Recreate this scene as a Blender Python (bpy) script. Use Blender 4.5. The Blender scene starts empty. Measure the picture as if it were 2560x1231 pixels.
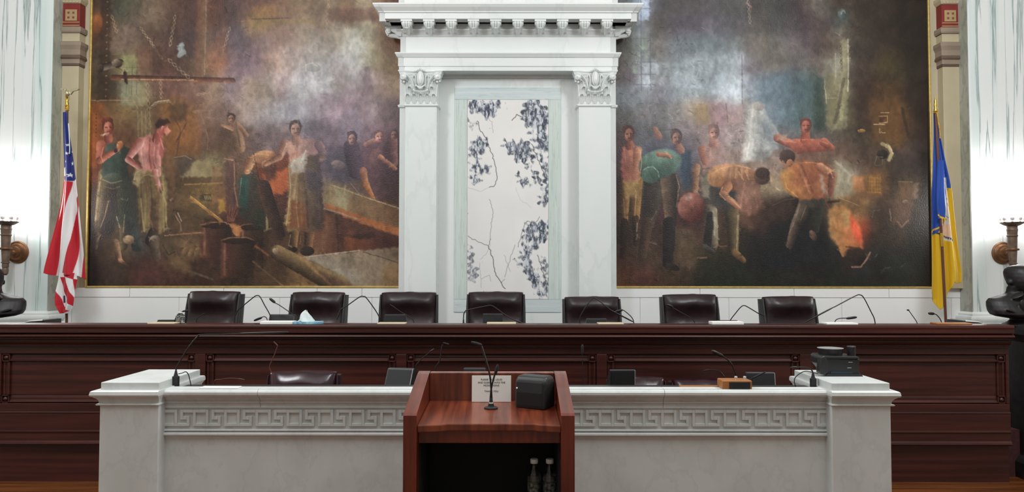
import bpy, bmesh, math, random
import numpy as np
from mathutils import Vector, Matrix

# ------------------------------------------------------------------ camera
S = bpy.context.scene
FPX, PITCH, EYE = 1860.0, math.radians(1.909), 1.6
cam_data = bpy.data.cameras.new('camera'); cam = bpy.data.objects.new('camera', cam_data); S.collection.objects.link(cam)
cam_data.sensor_width = 36.0; cam_data.lens = FPX / 2560 * 36.0; cam_data.clip_end = 100
cam.matrix_world = Matrix.Translation((0, 0, EYE)) @ Matrix.Rotation(math.pi / 2 + PITCH, 4, 'X') @ Matrix.Rotation(math.radians(.05), 4, 'Z')
S.camera = cam

# ------------------------------------------------------------------ world, ceiling lights, exposure
w = bpy.data.worlds.new('world'); S.world = w; w.use_nodes = True
w.node_tree.nodes['Background'].inputs[0].default_value = (.9, .96, 1.0, 1)
w.node_tree.nodes['Background'].inputs[1].default_value = .25
S.view_settings.view_transform = 'Standard'; S.view_settings.look = 'None'
S.view_settings.exposure = 0.2; S.view_settings.gamma = 1.0; S.view_settings.use_curve_mapping = False

def area(name, loc, rot, sx, sy, power, col=(1, 1, 1)):
    d = bpy.data.lights.new(name, 'AREA'); d.shape = 'RECTANGLE'; d.size = sx; d.size_y = sy; d.energy = power; d.color = col
    o = bpy.data.objects.new(name, d); S.collection.objects.link(o); o.location = loc; o.rotation_euler = rot
    return o
def chandelier_light(name, loc, power, r=.45):
    d = bpy.data.lights.new(name, 'POINT'); d.energy = power; d.shadow_soft_size = r; d.color = (.95, .98, 1.0)
    o = bpy.data.objects.new(name, d); S.collection.objects.link(o); o.location = loc
chandelier_light('chandelier_light', (-3.2, 3.5, 4.75), 300)
chandelier_light('chandelier_light', (3.1, 3.5, 4.75), 300)
area('hall_light', (0, .6, 6.9), (0, 0, 0), 9.0, 5.0, 235, (.97, .99, 1.0))

# ------------------------------------------------------------------ helpers
COL = S.collection
def P(px, py, Y):
    """point of the room at depth Y that the photograph shows at pixel (px, py)"""
    c, s = math.cos(PITCH), math.sin(PITCH); v = 615.5 - py
    t = Y / (FPX * c - v * s)
    return Vector(((px - 1280) * t, Y, EYE + t * (FPX * s + v * c)))
def ZP(py, Y): return P(1280, py, Y).z
def XP(px, Y, py=700): return P(px, py, Y).x

def srgb(r, g, b):
    return tuple((c / 255 / 12.92) if c / 255 <= .04045 else ((c / 255 + .055) / 1.055)**2.4 for c in (r, g, b))

def mat(name, col, rough=.5, metal=0., var=.08, scale=6., stretch=(1, 1, 1), bump=0., bscale=40., spec=.5, coat=0., trans=0., emit=0., col2=None, detail=4., lo=.35, hi=.65):
    m = bpy.data.materials.new(name); m.use_nodes = True; N = m.node_tree.nodes; L = m.node_tree.links
    b = N['Principled BSDF']; b.inputs['Roughness'].default_value = rough; b.inputs['Metallic'].default_value = metal
    b.inputs['Specular IOR Level'].default_value = spec; b.inputs['Coat Weight'].default_value = coat; b.inputs['Transmission Weight'].default_value = trans
    tc = N.new('ShaderNodeTexCoord'); mp = N.new('ShaderNodeMapping'); L.new(tc.outputs['Object'], mp.inputs[0]); mp.inputs['Scale'].default_value = stretch
    nz = N.new('ShaderNodeTexNoise'); nz.inputs['Scale'].default_value = scale; nz.inputs['Detail'].default_value = detail; L.new(mp.outputs[0], nz.inputs[0])
    cr = N.new('ShaderNodeValToRGB'); L.new(nz.outputs[0], cr.inputs[0])
    c2 = col2 or tuple(c * (1 - 2 * var) for c in col)
    cr.color_ramp.elements[0].position = lo; cr.color_ramp.elements[1].position = hi
    cr.color_ramp.elements[0].color = (*c2, 1); cr.color_ramp.elements[1].color = (*[min(1, c * (1 + var * .5)) for c in col], 1)
    L.new(cr.outputs[0], b.inputs['Base Color'])
    if emit:
        L.new(cr.outputs[0], b.inputs['Emission Color']); b.inputs['Emission Strength'].default_value = emit
    if bump:
        n2 = N.new('ShaderNodeTexNoise'); n2.inputs['Scale'].default_value = bscale; L.new(mp.outputs[0], n2.inputs[0])
        bp = N.new('ShaderNodeBump'); bp.inputs['Strength'].default_value = bump; bp.inputs['Distance'].default_value = .01
        L.new(n2.outputs[0], bp.inputs['Height']); L.new(bp.outputs[0], b.inputs['Normal'])
    return m

def attr_mat(name, rough=.5, bump=0., bscale=120., spec=.4, sheen=0.):
    m = bpy.data.materials.new(name); m.use_nodes = True; N = m.node_tree.nodes; L = m.node_tree.links
    b = N['Principled BSDF']; b.inputs['Roughness'].default_value = rough; b.inputs['Specular IOR Level'].default_value = spec; b.inputs['Sheen Weight'].default_value = sheen
    a = N.new('ShaderNodeAttribute'); a.attribute_name = 'pattern'; L.new(a.outputs['Color'], b.inputs['Base Color'])
    if bump:
        tc = N.new('ShaderNodeTexCoord'); n2 = N.new('ShaderNodeTexNoise'); n2.inputs['Scale'].default_value = bscale; n2.inputs['Detail'].default_value = 3; L.new(tc.outputs['Object'], n2.inputs[0])
        bp = N.new('ShaderNodeBump'); bp.inputs['Strength'].default_value = bump; bp.inputs['Distance'].default_value = .01
        L.new(n2.outputs[0], bp.inputs['Height']); L.new(bp.outputs[0], b.inputs['Normal'])
    return m

def veined(name, base, vein, rough=.3, stretch=(7, 7, .45), scale=1.0, amt=.8, thin=.03, base2=None):
    """marble with thin streaky veins"""
    m = bpy.data.materials.new(name); m.use_nodes = True; N = m.node_tree.nodes; L = m.node_tree.links
    b = N['Principled BSDF']; b.inputs['Roughness'].default_value = rough
    tc = N.new('ShaderNodeTexCoord'); mp = N.new('ShaderNodeMapping'); mp.inputs['Scale'].default_value = stretch; L.new(tc.outputs['Object'], mp.inputs[0])
    n1 = N.new('ShaderNodeTexNoise'); n1.inputs['Scale'].default_value = scale; n1.inputs['Detail'].default_value = 7; n1.inputs['Roughness'].default_value = .55; L.new(mp.outputs[0], n1.inputs[0])
    cr = N.new('ShaderNodeValToRGB'); e = cr.color_ramp.elements; e[0].position = .5 - thin * 3; e[0].color = (0, 0, 0, 1); e[1].position = .5 + thin; e[1].color = (0, 0, 0, 1)
    k = cr.color_ramp.elements.new(.5); k.color = (1, 1, 1, 1); L.new(n1.outputs[0], cr.inputs[0])
    n2 = N.new('ShaderNodeTexNoise'); n2.inputs['Scale'].default_value = scale * .8; n2.inputs['Detail'].default_value = 3; L.new(mp.outputs[0], n2.inputs[0])
    c2 = N.new('ShaderNodeValToRGB'); c2.color_ramp.elements[0].position = .38; c2.color_ramp.elements[1].position = .62
    c2.color_ramp.elements[0].color = (*(base2 or base), 1); c2.color_ramp.elements[1].color = (*base, 1); L.new(n2.outputs[0], c2.inputs[0])
    mu = N.new('ShaderNodeMath'); mu.operation = 'MULTIPLY'; mu.inputs[1].default_value = amt; L.new(cr.outputs[0], mu.inputs[0])
    mx = N.new('ShaderNodeMix'); mx.data_type = 'RGBA'; L.new(mu.outputs[0], mx.inputs[0]); L.new(c2.outputs[0], mx.inputs[6]); mx.inputs[7].default_value = (*vein, 1)
    L.new(mx.outputs[2], b.inputs['Base Color'])
    return m

class MB:
    """collects shapes; build() links them as ONE mesh object"""
    def __init__(s): s.b = bmesh.new()
    def face(s, vs):
        try: return s.b.faces.new(vs)
        except ValueError: return None
    def box(s, x0, x1, y0, y1, z0, z1, M=None):
        v = [s.b.verts.new((x, y, z)) for z in (z0, z1) for y in (y0, y1) for x in (x0, x1)]
        for f in ((0, 2, 3, 1), (4, 5, 7, 6), (0, 1, 5, 4), (2, 6, 7, 3), (0, 4, 6, 2), (1, 3, 7, 5)): s.face([v[i] for i in f])
        if M: bmesh.ops.transform(s.b, matrix=M, verts=v)
        return s
    def prism(s, pts, a0, a1, axis='x', M=None):
        """polygon pts in the other two axes, extruded along axis"""
        def mk(a, p):
            return (a, p[0], p[1]) if axis == 'x' else ((p[0], a, p[1]) if axis == 'y' else (p[0], p[1], a))
        v0 = [s.b.verts.new(mk(a0, p)) for p in pts]; v1 = [s.b.verts.new(mk(a1, p)) for p in pts]; n = len(pts)
        s.face(v0); s.face(v1[::-1])
        for i in range(n): s.face([v0[i], v1[i], v1[(i + 1) % n], v0[(i + 1) % n]])
        if M: bmesh.ops.transform(s.b, matrix=M, verts=v0 + v1)
        return s
    def rings(s, rr, cap0=True, cap1=True, closed=True):
        R = [[s.b.verts.new(p) for p in r] for r in rr]; n = len(R[0])
        for a, b in zip(R[:-1], R[1:]):
            for i in range(n if closed else n - 1): s.face([a[i], a[(i + 1) % n], b[(i + 1) % n], b[i]])
        if cap0: s.face(R[0][::-1])
        if cap1: s.face(R[-1])
        return [v for r in R for v in r]
    def lathe(s, prof, c=(0, 0, 0), n=24, M=None, a0=0., a1=2 * math.pi):
        rr = [[(c[0] + r * math.cos(a0 + (a1 - a0) * k / n), c[1] + r * math.sin(a0 + (a1 - a0) * k / n), c[2] + z) for k in range(n)] for r, z in prof]
        vs = s.rings(rr)
        if M: bmesh.ops.transform(s.b, matrix=M, verts=vs)
        return s
    def tube(s, pts, r, n=8, r1=None):
        pts = [Vector(p) for p in pts]; rr = []; up = Vector((0, 0, 1)); N = len(pts)
        for i, p in enumerate(pts):
            t = (pts[min(i + 1, N - 1)] - pts[max(i - 1, 0)]).normalized()
            a = t.cross(up if abs(t.z) < .95 else Vector((0, 1, 0))).normalized() if i == 0 else (u - t * u.dot(t)).normalized()
            u = a; b = t.cross(a); q = r if r1 is None else r + (r1 - r) * i / max(1, N - 1)
            rr.append([p + a * q * math.cos(2 * math.pi * k / n) + b * q * math.sin(2 * math.pi * k / n) for k in range(n)])
        s.rings(rr); return s
    def ell(s, c, r, M=None, u=20, v=12):
        mt = Matrix.Translation(c) @ (M or Matrix()) @ Matrix.Diagonal((r[0], r[1], r[2], 1))
        bmesh.ops.create_uvsphere(s.b, u_segments=u, v_segments=v, radius=1, matrix=mt); return s
    def mould(s, xl, xr, yf, yw, prof, closed=False, sl=1, sr=1):
        """profile of (projection, z) carried round the left, front and right of a block (and the back when closed)"""
        rr = []
        for o, z in prof:
            yb = yw + (o if closed else 0); rr.append([(xl - o * sl, yb, z), (xl - o * sl, yf - o, z), (xr + o * sr, yf - o, z), (xr + o * sr, yb, z)])
        s.rings(rr); return s
    def build(s, name, m, parent=None, smooth=False, bevel=0., seg=2, sub=0, auto=None):
        bmesh.ops.recalc_face_normals(s.b, faces=s.b.faces)
        me = bpy.data.meshes.new(name); s.b.to_mesh(me); s.b.free()
        o = bpy.data.objects.new(name, me); COL.objects.link(o); me.materials.append(m)
        if smooth:
            for p in me.polygons: p.use_smooth = True
            me.set_sharp_from_angle(angle=math.radians(auto or 40))
        if bevel:
            d = o.modifiers.new('bevel', 'BEVEL'); d.width = bevel; d.segments = seg; d.limit_method = 'ANGLE'; d.angle_limit = math.radians(35)
        if sub:
            d = o.modifiers.new('subdivision', 'SUBSURF'); d.levels = sub; d.render_levels = sub
        if parent is not None:
            o.parent = parent; o.matrix_parent_inverse = Matrix.Translation(-parent.location)
        return o

def spline(pts, k=6):
    """Catmull-Rom through the points"""
    pts = [Vector(p) for p in pts]; out = []
    for i in range(len(pts) - 1):
        p0, p1, p2, p3 = pts[max(i - 1, 0)], pts[i], pts[i + 1], pts[min(i + 2, len(pts) - 1)]
        for j in range(k):
            t = j / k
            out.append(.5 * ((2 * p1) + (p2 - p0) * t + (2 * p0 - 5 * p1 + 4 * p2 - p3) * t * t + (3 * p1 - p0 - 3 * p2 + p3) * t**3))
    return out + [pts[-1]]

def thing(name, label, cat, loc=(0, 0, 0), group=None):
    o = bpy.data.objects.new(name, None); COL.objects.link(o); o.location = loc; o.empty_display_size = .1
    return tag(o, label, cat, group)
def tag(o, label, cat, group=None):
    o['label'] = label; o['category'] = cat
    if group: o['group'] = group
    return o
def struct(o): o['kind'] = 'structure'; return o

def surface(name, canvas, place, m, parent=None, cols=None, rows=None, thick=0.):
    """a sheet whose own pattern comes from a painted canvas; place(x, y) puts canvas points in the room"""
    H, W = canvas.H, canvas.W
    jj = np.arange(W); ii = np.arange(H)
    co = np.array([place(canvas.x0 + j * canvas.step, canvas.y0 + i * canvas.step) for i in ii for j in jj], float)
    me = bpy.data.meshes.new(name)
    idx = np.arange(H * W).reshape(H, W)
    q = np.stack([idx[:-1, :-1], idx[1:, :-1], idx[1:, 1:], idx[:-1, 1:]], -1).reshape(-1, 4)
    me.vertices.add(H * W); me.vertices.foreach_set('co', co.ravel())
    me.loops.add(q.size); me.loops.foreach_set('vertex_index', q.ravel().astype(np.int32))
    me.polygons.add(len(q)); me.polygons.foreach_set('loop_start', np.arange(0, q.size, 4, dtype=np.int32))
    me.update(calc_edges=True)
    a = me.attributes.new('pattern', 'FLOAT_COLOR', 'POINT'); c = np.ones((H * W, 4), np.float32); c[:, :3] = canvas.lin().reshape(-1, 3); a.data.foreach_set('color', c.ravel())
    me.polygons.foreach_set('use_smooth', np.ones(len(q), bool)); me.materials.append(m); me.validate()
    o = bpy.data.objects.new(name, me); COL.objects.link(o)
    if thick:
        d = o.modifiers.new('thickness', 'SOLIDIFY'); d.thickness = thick; d.offset = 0
    if parent is not None:
        o.parent = parent; o.matrix_parent_inverse = Matrix.Translation(-parent.location)
    return o

# ------------------------------------------------------------------ materials
M = {}
M['wall'] = mat('painted_plaster', srgb(196, 186, 160), .7, var=.03, scale=3)
M['plaster_white'] = mat('pale_plaster', srgb(225, 224, 218), .8, var=.02)
M['marble'] = veined('white_marble', srgb(228, 231, 230), srgb(196, 206, 204), .3, (2.2, 2.2, .8), .9, .28, .012, srgb(222, 229, 227))
M['marble_plain'] = mat('plain_white_marble', srgb(236, 237, 236), .3, var=.012, scale=1.2)
M['marble_rail'] = veined('grey_white_marble', srgb(211, 215, 214), srgb(176, 180, 180), .4, (3, 3, 2), 2.6, .22, .02, srgb(203, 207, 205))
M['marble_column'] = veined('green_veined_marble', srgb(226, 230, 230), srgb(124, 146, 146), .25, (5, 5, .14), 1.5, .85, .012, srgb(202, 219, 217))
M['marble_green'] = veined('pale_green_marble', srgb(210, 219, 215), srgb(146, 162, 156), .3, (34, 34, 1.0), 1.2, .5, .010, srgb(198, 212, 206))
M['marble_green_across'] = veined('pale_green_marble_across', srgb(210, 220, 219), srgb(146, 162, 160), .3, (1.0, 34, 34), 1.2, .5, .010, srgb(200, 212, 214))
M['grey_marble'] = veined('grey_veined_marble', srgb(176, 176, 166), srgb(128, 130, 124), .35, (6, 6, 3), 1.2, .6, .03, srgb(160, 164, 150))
M['beige'] = mat('beige_paint', srgb(190, 178, 148), .6, var=.04, scale=3)
M['beige_dark'] = mat('taupe_paint', srgb(150, 134, 118), .6, var=.05)
M['brown_paint'] = mat('brown_paint', srgb(104, 84, 72), .6, var=.06)
M['red_paint'] = mat('red_paint', srgb(128, 40, 36), .6, var=.05)
M['ochre'] = mat('ochre_paint', srgb(176, 146, 102), .6, var=.05)
M['gold'] = mat('gilded_wood', srgb(196, 168, 98), .4, .5, var=.1, scale=20)
M['wood_dark'] = mat('dark_mahogany', srgb(66, 29, 23), .38, var=.25, scale=3, stretch=(.35, 3, 9), bump=.04, bscale=30, spec=.4, coat=.1)
M['wood_red'] = mat('red_mahogany', srgb(118, 56, 32), .33, var=.3, scale=4, stretch=(9, .6, .6), bump=.03, bscale=25, coat=.28, col2=srgb(84, 32, 18))
M['wood_red_up'] = mat('red_mahogany_upright', srgb(102, 36, 17), .34, var=.3, scale=4, stretch=(16, 1.0, 1.0), bump=.03, bscale=25, coat=.3, col2=srgb(78, 26, 12))
M['wood_light'] = mat('light_brown_wood', srgb(170, 112, 62), .45, var=.2, scale=5, stretch=(.5, 4, 4))
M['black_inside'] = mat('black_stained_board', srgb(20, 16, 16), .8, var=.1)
M['black'] = mat('black_plastic', srgb(34, 35, 37), .42, var=.05, scale=60)
M['black_matte'] = mat('black_mesh_plastic', srgb(30, 31, 33), .75, var=.2, scale=400)
M['black_metal'] = mat('black_metal', srgb(40, 38, 37), .35, .3, var=.05)
M['grey_plastic'] = mat('grey_plastic', srgb(150, 152, 152), .45, var=.04)
M['blue_panel'] = mat('dark_blue_panel', srgb(28, 46, 62), .4, var=.06)
M['leather'] = mat('oxblood_leather', srgb(40, 24, 28), .38, var=.25, scale=9, bump=.45, bscale=11, spec=.45)
M['leather_pit'] = mat('burgundy_leather', srgb(42, 14, 26), .26, var=.15, scale=6, bump=.15, bscale=14, spec=.4)
M['leather_back'] = mat('black_vinyl', srgb(40, 38, 40), .45, var=.1, scale=20)
M['bronze'] = mat('dark_bronze', srgb(42, 40, 41), .5, .35, var=.25, scale=10, bump=.15, bscale=25)
M['bronze_brown'] = mat('brown_bronze', srgb(132, 92, 62), .45, .45, var=.2, scale=18)
M['bronze_grey'] = mat('grey_brown_bronze', srgb(118, 98, 84), .5, .35, var=.15, scale=18)
M['brass'] = mat('polished_brass', srgb(206, 170, 80), .25, .9, var=.05)
M['silver_gilt'] = mat('pale_gilt_metal', srgb(206, 200, 168), .3, .8, var=.08)
M['pole'] = mat('brown_varnished_pole', srgb(98, 56, 46), .35, var=.1, stretch=(8, 8, .5))
M['paper'] = mat('white_paper', srgb(238, 238, 234), .7, var=.01)
M['cream_paper'] = mat('cream_paper', srgb(206, 192, 160), .7, var=.03)
M['ink'] = mat('dark_ink', srgb(70, 68, 70), .8, var=0)
M['glass_lamp'] = mat('lit_frosted_glass', (1, .98, .95), .3, var=0, emit=75)
M['bulb'] = mat('frosted_glass', srgb(214, 212, 214), .35, var=.05, spec=.6)
M['clear'] = mat('clear_plastic', (.92, .96, .95), .06, var=0, trans=1.0)
M['label_band'] = mat('dark_printed_label', srgb(112, 118, 112), .4, var=.3, scale=90, col2=srgb(20, 28, 22), detail=1)
M['tissue'] = mat('tissue_paper', srgb(214, 226, 224), .8, var=.03)
M['tissue_box'] = mat('blue_green_card', srgb(150, 196, 204), .6, var=.15, scale=25, col2=srgb(96, 140, 176))
M['canvas'] = attr_mat('oil_painted_canvas', .45, .28, 70, .36)
M['slab'] = attr_mat('veined_marble_slab', .28, 0)
M['cloth'] = attr_mat('flag_cloth', .55, .1, 300, .3, .2)
M['fringe'] = mat('gold_fringe', srgb(206, 160, 40), .7, var=.2, scale=60)
M['floor'] = mat('varnished_oak_floor', srgb(112, 64, 28), .32, var=.3, scale=3, stretch=(.5, 8, 1), coat=.2, col2=srgb(76, 40, 16))
M['carpet'] = mat('dark_red_carpet', srgb(70, 34, 32), .95, var=.15, scale=60)
# ------------------------------------------------------------------ pattern painter (numpy -> colour attribute on a surface)
class Canvas:
    """A small software canvas in its own flat coordinates; its colours become a surface's own pattern."""
    def __init__(s, x0, y0, x1, y1, step, seed=1):
        s.x0, s.y0, s.step = x0, y0, step
        s.W = int(round((x1 - x0) / step)) + 1
        s.H = int(round((y1 - y0) / step)) + 1
        s.x1 = x0 + (s.W - 1) * step; s.y1 = y0 + (s.H - 1) * step
        s.X, s.Y = np.meshgrid(x0 + np.arange(s.W) * step, y0 + np.arange(s.H) * step)
        s.T = None; s.C = np.zeros((s.H, s.W, 3)); s.rng = np.random.default_rng(seed)
    def fill(s, c): s.C[:] = c
    def noise(s, cell, cy=None, oct=3, seed=0):
        cy = cy or cell
        r = np.random.default_rng(seed + 17); out = np.zeros((s.H, s.W)); amp = 1.; tot = 0
        for o in range(oct):
            cxx, cyy = cell / 2**o, cy / 2**o
            gx = (s.X - s.x0) / cxx; gy = (s.Y - s.y0) / cyy
            n, m = int(gx.max()) + 3, int(gy.max()) + 3
            g = r.random((m, n)); ix = gx.astype(int); iy = gy.astype(int)
            fx = gx - ix; fy = gy - iy; fx = fx * fx * (3 - 2 * fx); fy = fy * fy * (3 - 2 * fy)
            v = (g[iy, ix] * (1 - fx) + g[iy, ix + 1] * fx) * (1 - fy) + (g[iy + 1, ix] * (1 - fx) + g[iy + 1, ix + 1] * fx) * fy
            out += amp * (v - .5) * 2; tot += amp; amp *= .55
        return out / tot
    def field(s, pts, sig=26, warp=10):
        num = np.zeros_like(s.C); den = np.zeros((s.H, s.W))
        wx = s.X + warp * s.noise(60, seed=5) ; wy = s.Y + warp * s.noise(60, seed=6)
        for (x, y, r, g, b) in pts:
            w = np.exp(-(((wx - x)**2 + (wy - y)**2) / (2 * sig * sig))) + 1e-12
            num += w[..., None] * np.array((r, g, b)); den += w
        s.C = num / den[..., None]
    def _box(s, xa, ya, xb, yb):
        i0 = max(0, int((ya - s.y0) / s.step)); i1 = min(s.H, int((yb - s.y0) / s.step) + 2)
        j0 = max(0, int((xa - s.x0) / s.step)); j1 = min(s.W, int((xb - s.x0) / s.step) + 2)
        if i1 <= i0 or j1 <= j0: return None
        return (slice(i0, i1), slice(j0, j1))
    def blend(s, b, a, c):
        c = np.array(c, float)
        if s.T is not None: c = c * s.T[b][..., None]
        s.C[b] = s.C[b] * (1 - a[..., None]) + c * a[..., None]
    def segd(s, X, Y, p, q):
        dx, dy = q[0] - p[0], q[1] - p[1]; L = dx * dx + dy * dy + 1e-9
        t = np.clip(((X - p[0]) * dx + (Y - p[1]) * dy) / L, 0, 1)
        return np.hypot(X - p[0] - t * dx, Y - p[1] - t * dy), t
    def poly(s, pts, c, soft=2., a=1., c2=None, wob=1.5):
        """soft edged polygon; c2 = colour towards the last side (left to right mix)"""
        xs = [p[0] for p in pts]; ys = [p[1] for p in pts]; m = soft * 2 + 3
        b = s._box(min(xs) - m, min(ys) - m, max(xs) + m, max(ys) + m)
        if b is None: return
        X = s.X[b] + wob * np.sin(s.Y[b] * .35 + xs[0]); Y = s.Y[b] + wob * np.sin(s.X[b] * .31 + ys[0])
        ins = np.zeros(X.shape, bool); d = np.full(X.shape, 1e9); n = len(pts)
        for i in range(n):
            p, q = pts[i], pts[(i + 1) % n]
            cr = ((p[1] > Y) != (q[1] > Y)) & (X < (q[0] - p[0]) * (Y - p[1]) / (q[1] - p[1] + 1e-9) + p[0])
            ins ^= cr; d = np.minimum(d, s.segd(X, Y, p, q)[0])
        sd = np.where(ins, d, -d); al = np.clip(sd / (2 * soft) + .5, 0, 1) * a
        if c2 is None: s.blend(b, al, c)
        else:
            t = np.clip((X - min(xs)) / (max(xs) - min(xs) + 1e-6), 0, 1)[..., None]
            s.blend(b, al, np.array(c) * (1 - t) + np.array(c2) * t)
    def line(s, pts, w, c, soft=1., a=1.):
        xs = [p[0] for p in pts]; ys = [p[1] for p in pts]; m = w + soft * 2 + 2
        b = s._box(min(xs) - m, min(ys) - m, max(xs) + m, max(ys) + m)
        if b is None: return
        X, Y = s.X[b], s.Y[b]; d = np.full(X.shape, 1e9)
        for p, q in zip(pts[:-1], pts[1:]): d = np.minimum(d, s.segd(X, Y, p, q)[0])
        s.blend(b, np.clip((w / 2 - d) / max(soft, .1) + .5, 0, 1) * a, c)
    def limb(s, p, q, r0, r1, cl, cd, side=1, soft=1.6, a=1.):
        m = max(r0, r1) + 4
        b = s._box(min(p[0], q[0]) - m, min(p[1], q[1]) - m, max(p[0], q[0]) + m, max(p[1], q[1]) + m)
        if b is None: return
        X, Y = s.X[b], s.Y[b]; d, t = s.segd(X, Y, p, q); r = r0 + (r1 - r0) * t
        al = np.clip((r - d) / soft + .5, 0, 1) * a
        dx, dy = q[0] - p[0], q[1] - p[1]; L = math.hypot(dx, dy) + 1e-9
        sgn = ((X - p[0]) * dy - (Y - p[1]) * dx) / L / r * side
        k = np.clip(.5 + .62 * sgn, 0, 1)[..., None]
        s.blend(b, al, np.array(cd) * (1 - k) + np.array(cl) * k)
    def ell(s, x, y, rx, ry, rot, cl, cd, ang=-2.3, soft=.12, a=1.):
        m = max(rx, ry) * 1.25 + 2; b = s._box(x - m, y - m, x + m, y + m)
        if b is None: return
        X, Y = s.X[b] - x, s.Y[b] - y; co, si = math.cos(rot), math.sin(rot)
        u = (X * co + Y * si) / rx; v = (-X * si + Y * co) / ry; d = np.hypot(u, v)
        al = np.clip((1 - d) / soft + .5, 0, 1) * a
        k = np.clip(.5 + .6 * (X / rx * math.cos(ang) + Y / ry * math.sin(ang)), 0, 1)[..., None]
        s.blend(b, al, np.array(cd) * (1 - k) + np.array(cl) * k)
    def head(s, x, y, rx, ry, fl, fd, hair, turn=0., lit=-2.6):
        s.ell(x, y - ry * .16, rx * 1.12, ry * .98, 0, tuple(v * 1.25 for v in hair), hair, lit)
        s.ell(x - turn * rx * .9, y + ry * .62, rx * .30, ry * .30, 0, fl, fd, lit)
        s.ell(x + turn * rx * .25, y + ry * .16, rx * .84, ry * .84, 0, fl, fd, lit, .16)
        s.ell(x + turn * rx * .25 + rx * .5, y + ry * .25, rx * .38, ry * .62, 0, fd, tuple(v * .75 for v in fd), lit, .5, .6)
        e = y + ry * .02; k = x + turn * rx * .45
        for q in (-1, 1): s.line([(k + q * rx * .38 - rx * .18, e), (k + q * rx * .38 + rx * .18, e)], ry * .14, tuple(v * .5 for v in fd), 1.2, .8)
        s.line([(k, e), (k + turn * 2, y + ry * .36)], rx * .18, tuple(min(235, v * 1.12) for v in fl), 1.2, .8)
        s.line([(k - rx * .25, y + ry * .60), (k + rx * .25, y + ry * .60)], ry * .10, tuple(v * .6 for v in fd), 1.2, .8)
        s.ell(k - rx * .45, y + ry * .38, rx * .26, ry * .2, 0, tuple(min(235, v * 1.1) for v in fl), fl, lit, .6, .6)
    def chain(s, p, q, c, n):
        for i in range(n):
            t = (i + .5) / n; x = p[0] + (q[0] - p[0]) * t; y = p[1] + (q[1] - p[1]) * t
            an = math.atan2(q[1] - p[1], q[0] - p[0]); l = math.hypot(q[0] - p[0], q[1] - p[1]) / n * .55
            dx, dy = math.cos(an) * l, math.sin(an) * l; nx, ny = -dy * .5, dx * .5
            s.line([(x - dx, y - dy), (x + nx, y + ny), (x + dx, y + dy), (x - nx, y - ny), (x - dx, y - dy)], 1.6, c, 1, .8)
    def brush(s, n, lmin, lmax, wmin, wmax, jit, amp=.55, box=None):
        xa, ya, xb, yb = box or (s.x0, s.y0, s.x1, s.y1); r = s.rng
        for i in range(n):
            x = r.uniform(xa, xb); y = r.uniform(ya, yb); L = r.uniform(lmin, lmax); an = r.normal(0.3, .9)
            j = min(s.W - 1, max(0, int((x - s.x0) / s.step))); k = min(s.H - 1, max(0, int((y - s.y0) / s.step)))
            c = s.C[k, j] * (1 + r.normal(0, jit)) + r.normal(0, 3, 3)
            dx, dy = math.cos(an) * L / 2, math.sin(an) * L / 2
            s.line([(x - dx, y - dy), (x + dx, y + dy)], r.uniform(wmin, wmax), c, 1.5, amp)
    def glaze(s, k=.2, amp=1.5, mott=.13):
        """ties the figures into the ground: thin veil of the ground colour, uneven edges, broken brushwork"""
        s.C = s.C * (1 - k) + s.G * k
        dx = amp * s.noise(16, 16, 3, 41); dy = amp * s.noise(16, 16, 3, 42)
        J = np.clip(np.arange(s.W)[None, :] + np.round(dx / s.step), 0, s.W - 1).astype(int); I = np.clip(np.arange(s.H)[:, None] + np.round(dy / s.step), 0, s.H - 1).astype(int)
        s.C = s.C[I, J]
        m = mott * s.noise(30, 44, 4, 43) + mott * s.noise(8, 11, 3, 44)
        s.C *= (1 + m)[..., None]
        g = s.C.mean(-1, keepdims=True); s.C = g + (s.C - g) * .84; s.C = np.clip(104 + (s.C - 104) * 1.14, 6, 245)
    def lin(s):
        c = np.clip(s.C, 0, 255) / 255.
        return np.where(c <= .04045, c / 12.92, ((c + .055) / 1.055)**2.4)

SK, SKD, DK = (200, 140, 112), (120, 66, 52), (48, 38, 34)

def parse(t):
    return [tuple(float(v) for v in q.replace(':', ',').split(',')) for q in t.split()]

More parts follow.
